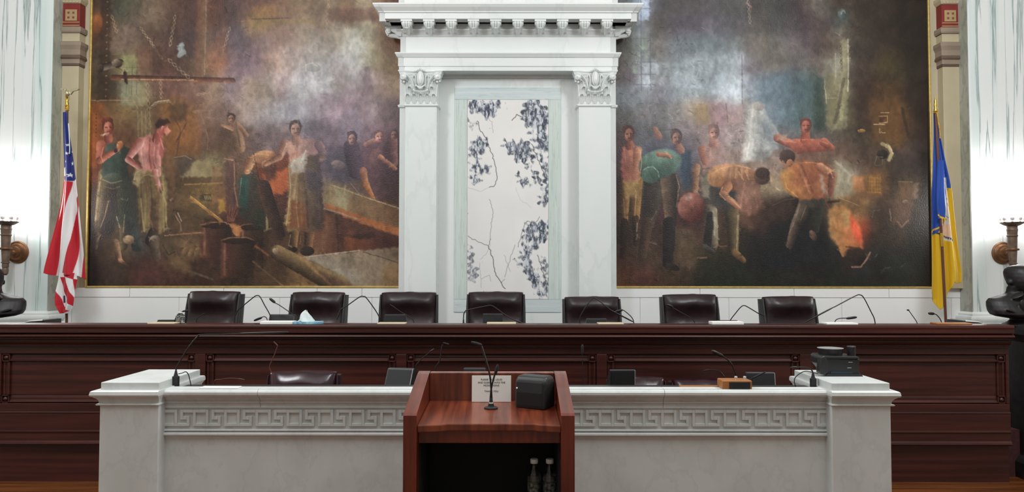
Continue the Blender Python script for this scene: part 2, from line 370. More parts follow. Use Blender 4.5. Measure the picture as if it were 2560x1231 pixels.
def paint_forge():
    """oil painting left of the marble surround: men at work in a smoky forge"""
    c = Canvas(218, -66, 1003.2, 722, 1.5, 3)
    c.field(parse('''230,20:75,50,38 250,20:90,70,55 275,20:70,75,70 300,20:80,80,60 340,30:105,90,75 380,40:120,100,82 420,40:105,80,65 450,30:85,62,52 480,20:90,60,48
500,40:120,82,62 530,30:85,55,45 570,30:85,65,62 620,20:95,65,60 660,15:95,60,55 700,30:125,95,70 650,40:150,115,70 760,20:125,100,75 820,15:130,108,85 870,30:125,95,72 920,10:150,135,110 960,30:125,85,60 985,20:100,65,60
235,60:140,85,50 240,90:70,50,40 275,100:115,95,80 320,100:110,92,80 360,110:95,75,62 400,120:95,70,58 430,110:80,60,55 470,110:78,58,58 500,120:125,98,75 540,110:95,72,70 590,100:95,80,85 640,60:150,120,75 650,100:120,95,95 700,90:140,110,95 760,80:150,130,110 800,60:130,105,85 840,100:165,150,130 880,110:185,185,175 920,90:170,160,135 960,100:130,95,65 985,120:120,85,62
240,150:85,70,55 270,170:80,65,50 310,165:140,130,90 360,160:120,95,75 400,160:90,60,50 450,165:90,65,55 500,170:100,80,62 540,165:150,100,75 580,170:115,95,100 630,160:130,105,115 680,160:170,135,115 720,150:185,160,150 770,170:170,160,150 800,120:170,160,150 850,160:185,175,175 880,150:200,200,195 930,150:165,155,125 970,160:130,105,75
235,230:80,65,45 260,230:60,48,38 320,230:135,130,105 350,240:140,130,95 390,220:105,75,65 430,225:115,80,68 480,220:130,95,82 540,225:140,115,95 580,220:125,105,115 620,230:165,140,120 660,240:155,135,115 700,200:190,165,160 740,230:180,175,175 770,200:205,200,205 800,190:195,195,195 850,190:180,165,160 900,190:190,180,180 930,210:150,125,125 970,220:145,120,95
235,300:150,85,40 260,280:100,75,50 300,300:110,85,55 340,300:115,95,65 380,290:90,65,48 430,280:130,90,45 470,290:120,85,62 520,290:130,100,85 560,290:120,95,85 620,270:150,130,120 660,290:150,140,140 700,280:165,160,165 750,290:160,155,165 800,270:165,145,155 850,290:175,150,160 880,310:150,145,160 920,280:150,130,135 960,270:130,105,105 990,290:95,75,80
230,370:110,60,35 300,350:95,65,45 330,345:90,60,45 430,350:120,80,50 470,350:125,85,55 520,340:110,80,65 560,360:90,65,50 620,360:110,85,75 660,350:115,95,95 700,340:120,100,100 790,330:120,105,115 830,340:115,95,105 870,340:125,105,120 920,330:130,105,115 970,330:110,85,90 992,360:70,50,55
228,430:100,55,35 320,420:75,55,40 440,400:95,70,50 480,410:90,75,60 530,420:145,130,90 580,420:100,75,60 690,430:120,60,40 820,410:100,85,95 860,420:85,70,80 900,400:105,80,90 950,410:105,75,80 990,420:70,50,55
228,500:60,38,30 330,500:65,50,40 440,480:85,65,48 480,490:110,85,55 540,480:125,95,60 580,490:110,75,60 610,480:60,65,60 690,480:85,50,42 830,480:130,110,90 900,470:95,75,65 960,480:75,52,45 990,500:80,55,42
235,580:45,30,28 330,570:70,60,45 440,560:80,62,45 480,560:85,65,48 600,560:75,50,42 680,560:70,48,40 840,560:100,65,45 900,540:140,95,70 960,560:140,95,65 930,600:80,50,42
240,620:55,40,32 300,620:85,68,50 350,610:75,65,60 420,620:85,70,52 470,620:115,88,62 540,610:70,45,38 600,620:60,45,38 660,620:70,50,38 700,610:85,60,45 840,620:110,75,55 900,610:115,70,45 960,620:85,55,45
240,690:60,42,38 300,680:62,50,42 360,690:78,52,45 400,670:85,58,48 450,690:80,55,45 520,690:70,50,40 600,700:65,50,40 680,690:80,60,45 760,690:120,90,60 820,690:110,85,62 880,670:140,125,105 950,660:145,130,110 985,700:120,90,60
300,-50:70,55,45 450,-50:80,58,48 650,-50:110,80,60 850,-50:120,95,75 980,-50:105,75,62'''), 20, 9)
    c.C *= (1 + .10 * c.noise(46, 30, 4, 1) + .10 * c.noise(9, 14, 2, 2))[..., None]; c.G = c.C.copy(); c.T = .94 + .13 * c.noise(15, 26, 3, 51) + .06 * c.noise(4, 7, 2, 52)
    for bx in ((224, 0, 620, 290), (430, 395, 620, 560), (600, 340, 1000, 560), (224, 560, 1000, 715)): c.brush(420, 4, 16, 1, 3, .26, .5, bx)
    # upper shop: posts, pipes, windows, chains
    c.poly([(246, -66), (270, -66), (270, 255), (240, 255)], (62, 44, 34), 4, .7)
    for y in range(-10, 250, 17): c.ell(262, y, 2.5, 2.5, 0, (160, 130, 90), (70, 50, 40))
    c.ell(238, 60, 11, 24, 0, (165, 98, 52), (120, 70, 40), soft=.5)
    c.poly([(486, -66), (512, -66), (510, 205), (484, 215)], (112, 74, 56), 3, .75, (135, 105, 80))
    c.line([(510, -60), (508, 190)], 2, (165, 140, 112), 1, .7)
    c.poly([(420, 20), (444, 20), (444, 150), (420, 150)], (82, 62, 52), 6, .5)
    c.poly([(452, -20), (486, -20), (484, 150), (452, 150)], (66, 50, 54), 5, .5)
    c.poly([(442, 112), (452, 110), (464, 142), (440, 146)], (172, 186, 188), 2, .95, (120, 125, 122))
    c.poly([(304, 142), (345, 140), (345, 186), (304, 188)], (150, 148, 100), 2, .8)
    c.poly([(300, 205), (362, 203), (364, 268), (300, 268)], (136, 138, 112), 3, .75, (150, 138, 100))
    for x in (312, 326, 338): c.line([(x, 165), (x, 240)], 1.2, (70, 78, 66), 1, .6)
    for y in (172, 184, 208): c.line([(304, y), (358, y)], 1.2, (70, 78, 66), 1, .6)
    c.limb((278, 197), (580, 204), 7, 6, (140, 86, 62), (70, 42, 34), -1)
    c.line([(300, 202), (480, 203)], 2.5, (205, 180, 140), 1, .8)
    c.limb((250, 172), (296, 160), 9, 9, (125, 112, 98), (48, 36, 30), -1)
    c.ell(288, 162, 13, 11, .3, (150, 130, 112), (45, 34, 30)); c.ell(247, 174, 8, 10, 0, (95, 80, 66), (40, 30, 26))
    c.limb((308, 185), (312, 210), 4, 4, (70, 45, 36), (40, 26, 20))
    for a in (((344, 70), (402, 150), 9), ((432, 40), (420, 118), 6), ((272, 40), (286, 85), 4), ((416, 150), (470, 200), 5), ((570, 70), (552, 140), 6), ((365, 210), (372, 330), 8), ((398, 205), (400, 250), 4), ((818, 0), (812, 110), 9), ((490, 240), (530, 232), 4)):
        c.chain(a[0], a[1], (178, 152, 122), a[2])
    c.line([(367, 100), (372, 180)], 2, (62, 44, 38), 1, .7)
    c.poly([(335, 128), (372, 116), (380, 176), (338, 186)], (112, 76, 60), 4, .6)
    c.poly([(372, 120), (402, 120), (402, 190), (376, 190)], (70, 50, 42), 4, .6)
    c.poly([(625, 18), (690, 14), (690, 44), (626, 46)], (158, 116, 66), 4, .6)
    c.poly([(625, 52), (790, 48), (790, 62), (625, 66)], (150, 122, 72), 3, .6)
    c.line([(625, 50), (720, 47)], 3, (82, 58, 52), 2, .7)
    c.poly([(815, 24), (935, 22), (935, 54), (815, 54)], (104, 66, 58), 5, .55)
    c.poly([(520, 120), (560, 60), (560, 175), (515, 172)], (168, 108, 76), 8, .4)
    # furnaces and gear in the middle distance
    c.poly([(218, 258), (256, 262), (258, 340), (240, 420), (218, 420)], (160, 88, 42), 6, .85, (120, 68, 38))
    for y in range(290, 350, 9): c.ell(238, y, 1.8, 2, 0, (90, 50, 30), (80, 45, 28))
    c.line([(225, 255), (330, 254), (342, 275)], 3, (190, 150, 112), 1.5, .6)
    c.line([(372, 275), (392, 260), (420, 257), (432, 266)], 5, (150, 128, 100), 2, .8)
    c.line([(372, 271), (392, 257), (420, 254)], 2, (215, 195, 165), 1, .8)
    c.poly([(335, 285), (378, 280), (382, 350), (338, 352)], (125, 108, 75), 5, .6)
    for x in (342, 352, 362, 372): c.line([(x, 282), (x + 2, 345)], 1.6, (175, 155, 118), 1, .6)
    c.poly([(415, 280), (490, 275), (500, 395), (420, 395)], (140, 88, 42), 9, .55)
    c.poly([(420, 262), (468, 262), (462, 305), (425, 310)], (72, 54, 44), 5, .6)
    c.line([(430, 290), (450, 330), (440, 400)], 4, (95, 62, 40), 1.5, .8)
    c.line([(465, 310), (440, 360)], 2.5, (70, 45, 34), 1, .8)
    c.line([(500, 285), (520, 350), (515, 400)], 2, (165, 125, 90), 1, .5)
    c.ell(500, 283, 22, 5, 0, (175, 140, 108), (120, 90, 70), a=.6)
    c.ell(780, 172, 20, 11, .1, (165, 165, 160), (120, 120, 118), a=.6); c.line([(762, 182), (762, 165), (778, 160), (790, 168)], 2, (225, 225, 215), 1, .8)
    c.poly([(738, 205), (795, 200), (800, 290), (742, 300)], (205, 205, 205), 14, .35)
    c.poly([(690, 205), (712, 195), (714, 260), (690, 262)], (150, 115, 122), 5, .45)
    c.poly([(850, 225), (905, 215), (925, 300), (870, 330), (845, 280)], (150, 118, 130), 12, .5)
    for k in range(4): c.line([(862 + 10 * k, 250), (880 + 9 * k, 240 + 12 * k), (865 + 10 * k, 280)], 1.4, (195, 175, 180), 1, .4)
    c.poly([(908, 170), (925, 168), (928, 240), (905, 240)], (105, 78, 88), 5, .5)
    # benches, press and small gear
    c.poly([(470, 408), (532, 402), (536, 446), (450, 448)], (165, 152, 108), 3, .85, (150, 132, 92))
    c.poly([(440, 398), (472, 392), (486, 402), (466, 440), (446, 442)], (85, 70, 60), 4, .8); c.line([(435, 398), (462, 393), (478, 402)], 2, (170, 150, 120), 1, .6)
    c.poly([(532, 418), (558, 418), (558, 535), (530, 535)], (132, 100, 66), 3, .8, (115, 80, 58)); c.poly([(535, 420), (556, 420), (556, 445), (535, 445)], (150, 118, 84), 2, .8)
    c.poly([(445, 448), (530, 446), (530, 462), (445, 464)], (92, 70, 48), 2, .8)
    c.line([(462, 465), (556, 461)], 3, (178, 138, 82), 1, .8)
    for k in range(8): c.line([(490 + 5 * k, 474), (493 + 5 * k, 480)], 2, (195, 172, 105), 1, .7)
    c.poly([(450, 470), (530, 468), (530, 486), (450, 486)], (112, 84, 50), 3, .6)
    c.poly([(500, 490), (528, 488), (528, 506), (500, 506)], (58, 50, 40), 2, .8)
    for k in range(4): c.line([(512 + 4 * k, 492), (515 + 4 * k, 502)], 1.6, (190, 170, 115), 1, .7)
    c.poly([(470, 505), (545, 512), (548, 540), (480, 545)], (98, 78, 52), 4, .7)
    c.poly([(562, 410), (590, 405), (592, 530), (566, 520)], (96, 66, 62), 4, .7); c.line([(560, 400), (585, 405), (588, 480), (596, 520)], 3, (185, 140, 105), 1.2, .7)
    c.poly([(548, 500), (562, 500), (566, 532), (550, 535)], (200, 150, 60), 3, .8)
    c.line([(480, 498), (556, 556)], 7, (176, 126, 66), 1.5, .95); c.line([(478, 494), (552, 550)], 2, (215, 175, 105), 1, .7)
    c.poly([(410, 410), (430, 405), (440, 470), (432, 500), (425, 470)], (120, 84, 56), 3, .7); c.ell(432, 504, 6, 5, 0, (160, 140, 110), (60, 45, 36))
    # small man behind the bench
    c.limb((585, 322), (598, 372), 17, 15, (175, 132, 98), (96, 70, 56)); c.limb((580, 325), (555, 316), 6, 4, (200, 150, 112), (140, 100, 76)); c.limb((600, 322), (616, 342), 6, 5, (195, 150, 112), (120, 84, 64))
    c.ell(577, 300, 9, 11, .2, (205, 152, 118), (110, 74, 58)); c.ell(574, 292, 10, 6, .2, (80, 58, 48), (52, 38, 34))
    c.line([(588, 310), (600, 370)], 4, (88, 72, 60), 1.5, .7)
    # man at far left with raised fist
    c.limb((262, 440), (254, 505), 15, 12, (128, 112, 76), (62, 54, 40), -1); c.limb((254, 505), (245, 580), 11, 9, (135, 116, 80), (66, 52, 38), -1)
    c.limb((305, 440), (308, 510), 17, 13, (92, 84, 62), (48, 44, 38), -1); c.limb((308, 510), (313, 620), 12, 9, (112, 96, 70), (52, 46, 40), -1)
    c.poly([(256, 365), (300, 362), (322, 375), (318, 450), (286, 462), (254, 448)], (62, 86, 80), 3, 1, (38, 48, 42))
    c.poly([(300, 440), (330, 440), (335, 575), (290, 560)], (44, 52, 44), 6, .8)
    c.ell(282, 452, 24, 16, 0, (92, 100, 84), (50, 58, 50), a=.7)
    c.limb((252, 366), (248, 400), 12, 9, (185, 112, 90), (120, 62, 50), -1); c.limb((249, 405), (294, 376), 9, 6, (190, 116, 94), (105, 54, 44), -1)
    c.ell(299, 366, 8, 10, .3, (198, 130, 84), (140, 80, 48)); c.ell(289, 380, 5, 6, .5, (54, 44, 46), (40, 34, 36))
    c.limb((268, 335), (270, 352), 9, 11, (165, 92, 76), (96, 46, 40)); c.ell(268, 322, 12.5, 20, 0, (198, 122, 100), (122, 54, 48)); c.ell(266, 306, 15, 10, 0, (118, 52, 40), (74, 34, 28))
    c.line([(262, 320), (273, 319)], 2, (78, 38, 34), 1, .8); c.line([(264, 334), (274, 333)], 1.5, (90, 40, 38), 1, .8); c.line([(262, 338), (256, 344)], 1.6, (230, 215, 190), 1, .9); c.line([(269, 322), (270, 330)], 2, (214, 148, 124), 1, .7)
    c.ell(238, 632, 14, 7, .8, (150, 112, 74), (80, 56, 40)); c.limb((245, 590), (240, 622), 8, 8, (120, 98, 66), (60, 46, 34)); c.limb((292, 610), (303, 652), 10, 7, (160, 128, 94), (84, 62, 46)); c.ell(310, 656, 12, 5, .6, (176, 126, 96), (90, 62, 48))
    # man seen from behind
    c.poly([(340, 425), (405, 420), (420, 470), (418, 560), (402, 588), (372, 590), (350, 560), (346, 490)], (112, 94, 60), 3, 1, (142, 122, 80))
    for k, (xa, xb) in enumerate(((360, 366), (376, 382), (392, 398), (408, 410), (352, 356))): c.line([(xa, 445), (xb, 510), (xa + 4, 580)], 4, ((150, 130, 86), (70, 54, 40), (128, 78, 62), (170, 150, 100), (64, 52, 38))[k], 3, .7)
    c.poly([(338, 425), (366, 415), (366, 436), (345, 470), (333, 465)], (168, 150, 108), 3, .8); c.poly([(355, 440), (398, 440), (402, 480), (360, 484)], (88, 66, 46), 6, .6)
    c.poly([(344, 352), (372, 340), (402, 350), (413, 376), (404, 412), (398, 428), (358, 432), (346, 396)], (206, 142, 132), 3, 1, (160, 84, 78))
    c.line([(374, 350), (372, 390), (378, 426)], 4, (132, 66, 62), 2.5, .7); c.line([(360, 365), (364, 420)], 5, (222, 164, 152), 4, .5); c.line([(396, 362), (394, 400)], 6, (218, 150, 140), 4, .6)
    c.limb((348, 362), (320, 400), 12, 8, (222, 160, 150), (140, 72, 66)); c.limb((320, 403), (350, 424), 8, 6, (210, 146, 134), (120, 60, 54), -1)
    c.limb((392, 400), (396, 440), 10, 7, (222, 160, 148), (146, 80, 74)); c.limb((388, 432), (398, 470), 7, 5, (230, 172, 160), (150, 84, 78)); c.ell(402, 478, 6, 9, .3, (176, 112, 90), (100, 58, 46))
    c.limb((396, 335), (392, 352), 11, 13, (190, 104, 94), (120, 54, 50)); c.ell(404, 326, 14, 17, .2, (214, 128, 112), (136, 60, 54)); c.poly([(416, 316), (424, 330), (418, 342), (408, 334)], (218, 138, 118), 2)
    c.poly([(386, 312), (398, 300), (420, 302), (424, 312), (408, 316), (398, 326), (388, 326)], (52, 34, 32), 2.5)
    c.ell(405, 324, 3, 6, 0, (232, 150, 132), (150, 72, 62)); c.limb((385, 585), (380, 605), 12, 14, (62, 56, 50), (38, 34, 34)); c.limb((330, 560), (345, 620), 14, 12, (58, 66, 66), (40, 46, 48))
    c.poly([(276, 470), (296, 466), (290, 585), (268, 592)], (38, 36, 34), 5, .8); c.poly([(322, 470), (344, 470), (350, 560), (330, 600)], (46, 54, 48), 6, .6); c.poly([(378, 500), (392, 498), (398, 585), (384, 588)], (66, 46, 38), 4, .7)
    LT = (178, 156, 118)
    for p, w, q in (([(253, 442), (248, 482), (243, 530), (241, 576)], 3, LT), ([(273, 506), (264, 545), (254, 572)], 2.4, LT), ([(262, 470), (285, 476), (300, 470)], 2, (130, 116, 86)), ([(256, 452), (280, 462), (306, 455)], 2.4, (150, 136, 104)), ([(294, 545), (302, 572)], 2, (206, 190, 160)), ([(304, 500), (318, 506), (322, 500)], 2, (140, 124, 96)), ([(314, 540), (311, 584)], 2, LT), ([(334, 458), (340, 436), (354, 428)], 2.4, (196, 180, 140)), ([(354, 500), (358, 545), (364, 582)], 3, (176, 156, 100)), ([(370, 470), (376, 540), (386, 578)], 2.4, (150, 94, 76)), ([(402, 470), (416, 510), (418, 560), (422, 578)], 3, (186, 164, 112)), ([(390, 455), (402, 490), (408, 540)], 2.4, (150, 128, 84)), ([(350, 446), (372, 440), (396, 446)], 2, (160, 140, 100)), ([(256, 590), (246, 606), (238, 640)], 2.4, (150, 120, 84)), ([(360, 352), (352, 380), (360, 428)], 2, (232, 178, 164)), ([(386, 352), (384, 400), (392, 425)], 2, (222, 160, 148)), ([(400, 350), (408, 376)], 2.4, (230, 170, 156)), ([(258, 372), (252, 396), (258, 410)], 2.4, (206, 140, 112)), ([(264, 366), (262, 380)], 2, (120, 70, 60))): c.line(p, w, q, 1.4, .7)
    # things on the floor left
    c.ell(390, 605, 14, 14, 0, (150, 130, 112), (78, 64, 54)); c.limb((388, 612), (395, 645), 13, 11, (110, 94, 78), (62, 50, 42)); c.ell(423, 577, 9, 5, .2, (140, 126, 104), (52, 42, 34))
    c.line([(424, 580), (458, 655)], 3, (92, 74, 58), 1, .9); c.line([(415, 592), (505, 584)], 2.5, (190, 138, 104), 1, .8); c.line([(440, 540), (452, 562), (455, 580)], 3, (150, 118, 96), 1, .8); c.line([(446, 535), (456, 556)], 2, (200, 190, 180), 1, .7)
    c.ell(325, 602, 14, 11, 0, (170, 142, 108), (98, 80, 60)); c.poly([(425, 640), (470, 655), (490, 690), (430, 670)], (140, 114, 78), 7, .6)
    for k in range(4): c.ell(466 + 15 * k, 632 + 3 * (k % 2), 7, 12, .3, (176, 138, 98), (92, 66, 46), a=.8)
    c.line([(455, 600), (505, 640)], 4, (130, 100, 70), 1.5, .7); c.line([(480, 680), (535, 700)], 5, (120, 108, 92), 2, .7); c.line([(410, 615), (425, 640), (440, 632)], 3, (60, 46, 38), 1, .7)
    # barrels
    for (x, y, w, h) in ((543, 566, 78, 80), (630, 570, 62, 110), (597, 604, 84, 92)):
        c.poly([(x - w / 2, y), (x + w / 2, y), (x + w / 2, y + h), (x - w / 2, y + h)], (104, 66, 52), 3, 1, (46, 36, 30))
        c.line([(x - w / 2 + 10, y + 6), (x - w / 2 + 10, y + h - 8)], 5, (150, 104, 84), 4, .7); c.ell(x, y, w / 2, 9, 0, (62, 44, 36), (44, 32, 28)); c.line([(x - w / 2, y), (x - w / 4, y - 7), (x + w / 4, y - 8), (x + w / 2, y - 1)], 2.5, (172, 122, 88), 1, .8)
    for k in range(5): c.line([(572 + 3 * k, 556), (566 + 9 * k, 512 + 5 * (k % 3))], 3, (142, 86, 66), 1, .8)
    c.poly([(576, 562), (600, 565), (607, 580), (600, 594), (586, 590)], (196, 128, 76), 2, .95)
    # bending man and glow behind
    c.poly([(658, 440), (690, 436), (722, 420), (722, 480), (700, 490), (662, 490)], (196, 100, 48), 4, .9, (208, 108, 58))
    c.poly([(602, 440), (630, 445), (660, 460), (662, 560), (640, 570), (600, 540)], (58, 62, 54), 4, 1, (70, 52, 44)); c.poly([(600, 448), (622, 446), (618, 525), (600, 520)], (44, 88, 82), 5, .7)
    c.poly([(640, 530), (665, 525), (665, 575), (640, 572)], (38, 60, 42), 5, .7); c.line([(668, 535), (670, 575)], 6, (168, 156, 112), 2, .8)
    c.limb((660, 470), (700, 590), 17, 15, (84, 58, 48), (44, 34, 32), -1)
    c.ell(652, 402, 38, 20, -.35, (214, 156, 104), (120, 72, 48), -2); c.limb((628, 405), (618, 430), 12, 9, (210, 160, 112), (134, 84, 58)); c.limb((664, 415), (690, 405), 11, 8, (196, 146, 108), (120, 78, 60))
    c.line([(634, 388), (650, 460), (660, 500)], 2.5, (72, 48, 38), 1, .8); c.poly([(655, 425), (690, 410), (690, 450), (668, 460)], (82, 54, 46), 4, .8)
    # central standing man
    c.limb((738, 560), (735, 618), 14, 10, (150, 112, 72), (52, 40, 34)); c.limb((778, 560), (772, 622), 14, 11, (140, 100, 64), (48, 38, 36)); c.ell(732, 626, 14, 8, 0, (60, 48, 40), (36, 30, 28)); c.ell(770, 630, 18, 12, 0, (52, 42, 38), (32, 28, 28))
    c.poly([(716, 358), (740, 348), (786, 352), (800, 372), (792, 400), (752, 412), (724, 408)], (214, 160, 134), 3, 1, (150, 110, 108))
    c.line([(742, 362), (742, 398)], 3, (150, 96, 80), 2.5, .7); c.ell(731, 378, 12, 13, 0, (226, 176, 150), (190, 132, 108), a=.6); c.ell(758, 376, 14, 13, 0, (206, 156, 140), (150, 108, 102), a=.6)
    c.limb((712, 364), (698, 396), 12, 9, (212, 158, 130), (130, 84, 68)); c.limb((698, 396), (664, 414), 8, 5, (206, 152, 120), (124, 80, 62)); c.limb((796, 366), (812, 394), 11, 8, (160, 122, 122), (98, 76, 84)); c.limb((812, 396), (786, 404), 7, 5, (176, 136, 122), (110, 84, 80))
    c.poly([(722, 408), (760, 395), (798, 388), (806, 460), (812, 575), (780, 582), (720, 580), (712, 560), (722, 500)], (160, 132, 88), 3, 1, (66, 52, 56))
    c.poly([(722, 408), (762, 388), (768, 400), (760, 432), (728, 440)], (190, 184, 170), 4, .9); c.line([(764, 380), (752, 410)], 4, (214, 210, 190), 2, .8)
    c.poly([(726, 500), (760, 512), (772, 580), (716, 572)], (130, 78, 48), 7, .8); c.line([(726, 500), (722, 560)], 7, (196, 156, 96), 4, .7); c.line([(742, 440), (735, 500)], 6, (186, 164, 118), 4, .6); c.poly([(766, 430), (804, 430), (806, 480), (770, 478)], (72, 66, 78), 6, .7); c.line([(766, 480), (772, 570)], 6, (72, 48, 42), 4, .6); c.line([(752, 470), (756, 560)], 4, (165, 110, 66), 3, .6)
    c.limb((738, 338), (740, 354), 9, 12, (196, 142, 118), (132, 90, 76)); c.ell(737, 326, 13, 18, -.1, (210, 158, 134), (126, 88, 80)); c.poly([(723, 318), (728, 306), (748, 306), (754, 320), (746, 316), (730, 316)], (70, 52, 48), 2.5)
    c.line([(730, 324), (744, 324)], 2, (104, 68, 60), 1, .8); c.line([(737, 325), (737, 332)], 2, (222, 172, 148), 1, .7); c.line([(733, 338), (742, 338)], 1.6, (126, 76, 66), 1, .8)
    for p, w, q in (([(722, 420), (727, 470), (722, 530), (717, 565)], 3, (206, 182, 130)), ([(732, 430), (742, 436), (758, 432)], 2, (206, 198, 176)), ([(745, 460), (742, 520), (748, 570)], 2.4, (176, 140, 92)), ([(760, 440), (764, 500)], 2, (78, 60, 52)), ([(786, 400), (796, 470), (800, 560)], 3, (92, 76, 70)), ([(728, 590), (724, 616), (732, 620)], 2.4, (196, 166, 130)), ([(754, 590), (752, 612)], 2.4, (156, 116, 76)), ([(716, 362), (706, 392)], 2.4, (232, 182, 152)), ([(626, 398), (645, 388), (672, 392)], 2.4, (226, 172, 120)), ([(616, 430), (630, 428)], 2, (226, 180, 130)), ([(604, 448), (600, 490)], 2, (110, 150, 140))): c.line(p, w, q, 1.4, .7)
    # men at the right behind the plate
    c.poly([(812, 380), (870, 360), (905, 385), (908, 455), (850, 462), (815, 440)], (92, 84, 98), 6, .8, (74, 62, 76)); c.ell(845, 415, 18, 11, .2, (165, 140, 128), (106, 88, 92), a=.8)
    c.ell(880, 352, 11, 16, .1, (196, 140, 122), (112, 76, 80)); c.limb((878, 372), (892, 430), 20, 22, (96, 76, 92), (62, 48, 62)); c.ell(878, 338, 12, 7, 0, (72, 56, 66), (60, 46, 56))
    c.ell(948, 345, 14, 12, -.4, (196, 140, 122), (124, 84, 84)); c.poly([(905, 365), (945, 350), (985, 362), (995, 500), (935, 500), (910, 440)], (112, 78, 88), 7, .75, (72, 50, 58)); c.limb((915, 365), (945, 350), 7, 6, (190, 136, 116), (120, 84, 80)); c.ell(938, 400, 16, 26, .2, (146, 100, 98), (96, 66, 70), a=.8)
    c.ell(985, 340, 9, 12, 0, (176, 118, 106), (104, 70, 72)); c.limb((980, 355), (985, 410), 13, 10, (158, 108, 104), (88, 60, 66))
    c.limb((908, 430), (914, 465), 9, 8, (206, 140, 100), (136, 80, 62)); c.limb((916, 466), (934, 500), 8, 5, (216, 142, 82), (140, 78, 46)); c.ell(934, 512, 5, 10, .1, (206, 146, 90), (130, 80, 50)); c.limb((950, 395), (988, 425), 6, 5, (206, 142, 112), (130, 84, 70))
    # steel plate on trestles, plates and rolled sheet on the floor
    c.poly([(815, 520), (1012, 600), (1012, 640), (815, 640)], (84, 52, 44), 5, .9); c.poly([(812, 535), (838, 540), (850, 632), (812, 640)], (126, 84, 60), 4, .9, (86, 54, 44)); c.line([(842, 540), (848, 630)], 4, (64, 40, 36), 2, .8)
    c.poly([(806, 488), (828, 466), (848, 468), (1012, 526), (1012, 596), (870, 540), (812, 514)], (152, 130, 94), 2.5, 1, (118, 82, 56)); c.poly([(838, 472), (870, 482), (868, 530), (840, 520)], (166, 158, 120), 6, .7)
    c.poly([(810, 510), (870, 530), (1012, 580), (1012, 598), (870, 548), (812, 522)], (178, 104, 58), 2.5, .95); c.line([(830, 466), (925, 500), (1012, 528)], 2.5, (196, 176, 132), 1, .8); c.line([(812, 525), (850, 535), (900, 552)], 4, (176, 162, 150), 2, .6); c.line([(876, 460), (900, 490)], 2, (150, 140, 138), 1, .6)
    c.poly([(862, 592), (935, 582), (940, 625), (866, 632)], (136, 76, 46), 3, .9, (92, 54, 42)); c.poly([(862, 592), (935, 582), (960, 595), (898, 600)], (58, 40, 36), 2.5, .9); c.poly([(935, 575), (1012, 600), (1012, 625), (940, 622)], (86, 48, 44), 3, .8)
    c.poly([(760, 645), (905, 628), (1012, 618), (1012, 722), (930, 722)], (156, 142, 122), 2.5, 1, (134, 112, 88)); c.line([(762, 645), (900, 628)], 2.5, (200, 186, 160), 1, .8); c.line([(910, 632), (940, 640), (1000, 660)], 2, (70, 54, 44), 1, .8); c.poly([(780, 650), (840, 655), (900, 690), (880, 705)], (176, 170, 160), 12, .5); c.poly([(960, 665), (1012, 650), (1012, 720), (960, 715)], (150, 110, 66), 9, .5)
    c.limb((696, 634), (860, 722), 19, 24, (150, 122, 82), (62, 48, 38), 1); c.ell(693, 630, 10, 8, .4, (190, 165, 132), (110, 86, 64)); c.line([(770, 660), (830, 712)], 6, (186, 142, 84), 4, .7); c.poly([(800, 680), (905, 722), (830, 722)], (92, 62, 56), 6, .6)
    c.line([(640, 618), (672, 640)], 5, (160, 96, 62), 1.5, .8); c.line([(636, 656), (715, 720)], 5, (140, 104, 78), 1.5, .8); c.poly([(640, 650), (690, 680), (690, 720), (620, 720)], (82, 64, 46), 8, .5)
    c.poly([(330, 680), (410, 668), (440, 700), (330, 718)], (92, 58, 56), 10, .6)
    c.poly([(218, 560), (244, 560), (250, 722), (218, 722)], (34, 22, 22), 7, .8)
    gl = .24 * np.exp(-(((c.X - 800)**2 + (c.Y - 215)**2) / 22000)); c.C *= (1 - gl)[..., None]  # dims the sheen painted into the ground; the glossy canvas adds its own
    c.head(268, 322, 13, 20, (196, 122, 100), (120, 58, 50), (74, 36, 30), .2); c.line([(262, 337), (256, 343)], 1.6, (230, 215, 190), 1, .9)
    c.head(577, 300, 9, 12, (205, 152, 118), (112, 76, 60), (58, 42, 38), -.3); c.head(737, 325, 14, 19, (212, 160, 136), (122, 86, 78), (60, 44, 42), .2)
    c.head(880, 350, 11, 16, (196, 142, 124), (112, 78, 82), (66, 52, 60), -.2); c.head(985, 340, 9, 13, (176, 120, 108), (106, 72, 74), (70, 54, 60), -.3); c.head(946, 344, 12, 14, (196, 140, 120), (120, 82, 80), (92, 66, 66), .5)
    # smoke over the far shop, with lamp sheen on the canvas painted in
    n = c.noise(90, 70, 4, 9); sm = np.exp(-(((c.X - 800)**2) / 20000 + ((c.Y - 200)**2) / 17000)) * np.clip(.10 + .6 * n, 0, .5)
    c.C = c.C * (1 - sm[..., None]) + np.array((204, 198, 204)) * sm[..., None]
    c.T = None; c.glaze(.12); c.brush(3000, 5, 20, 1.5, 4.5, .07, .45); c.brush(900, 3, 8, 1, 2, .14, .4)
    return c

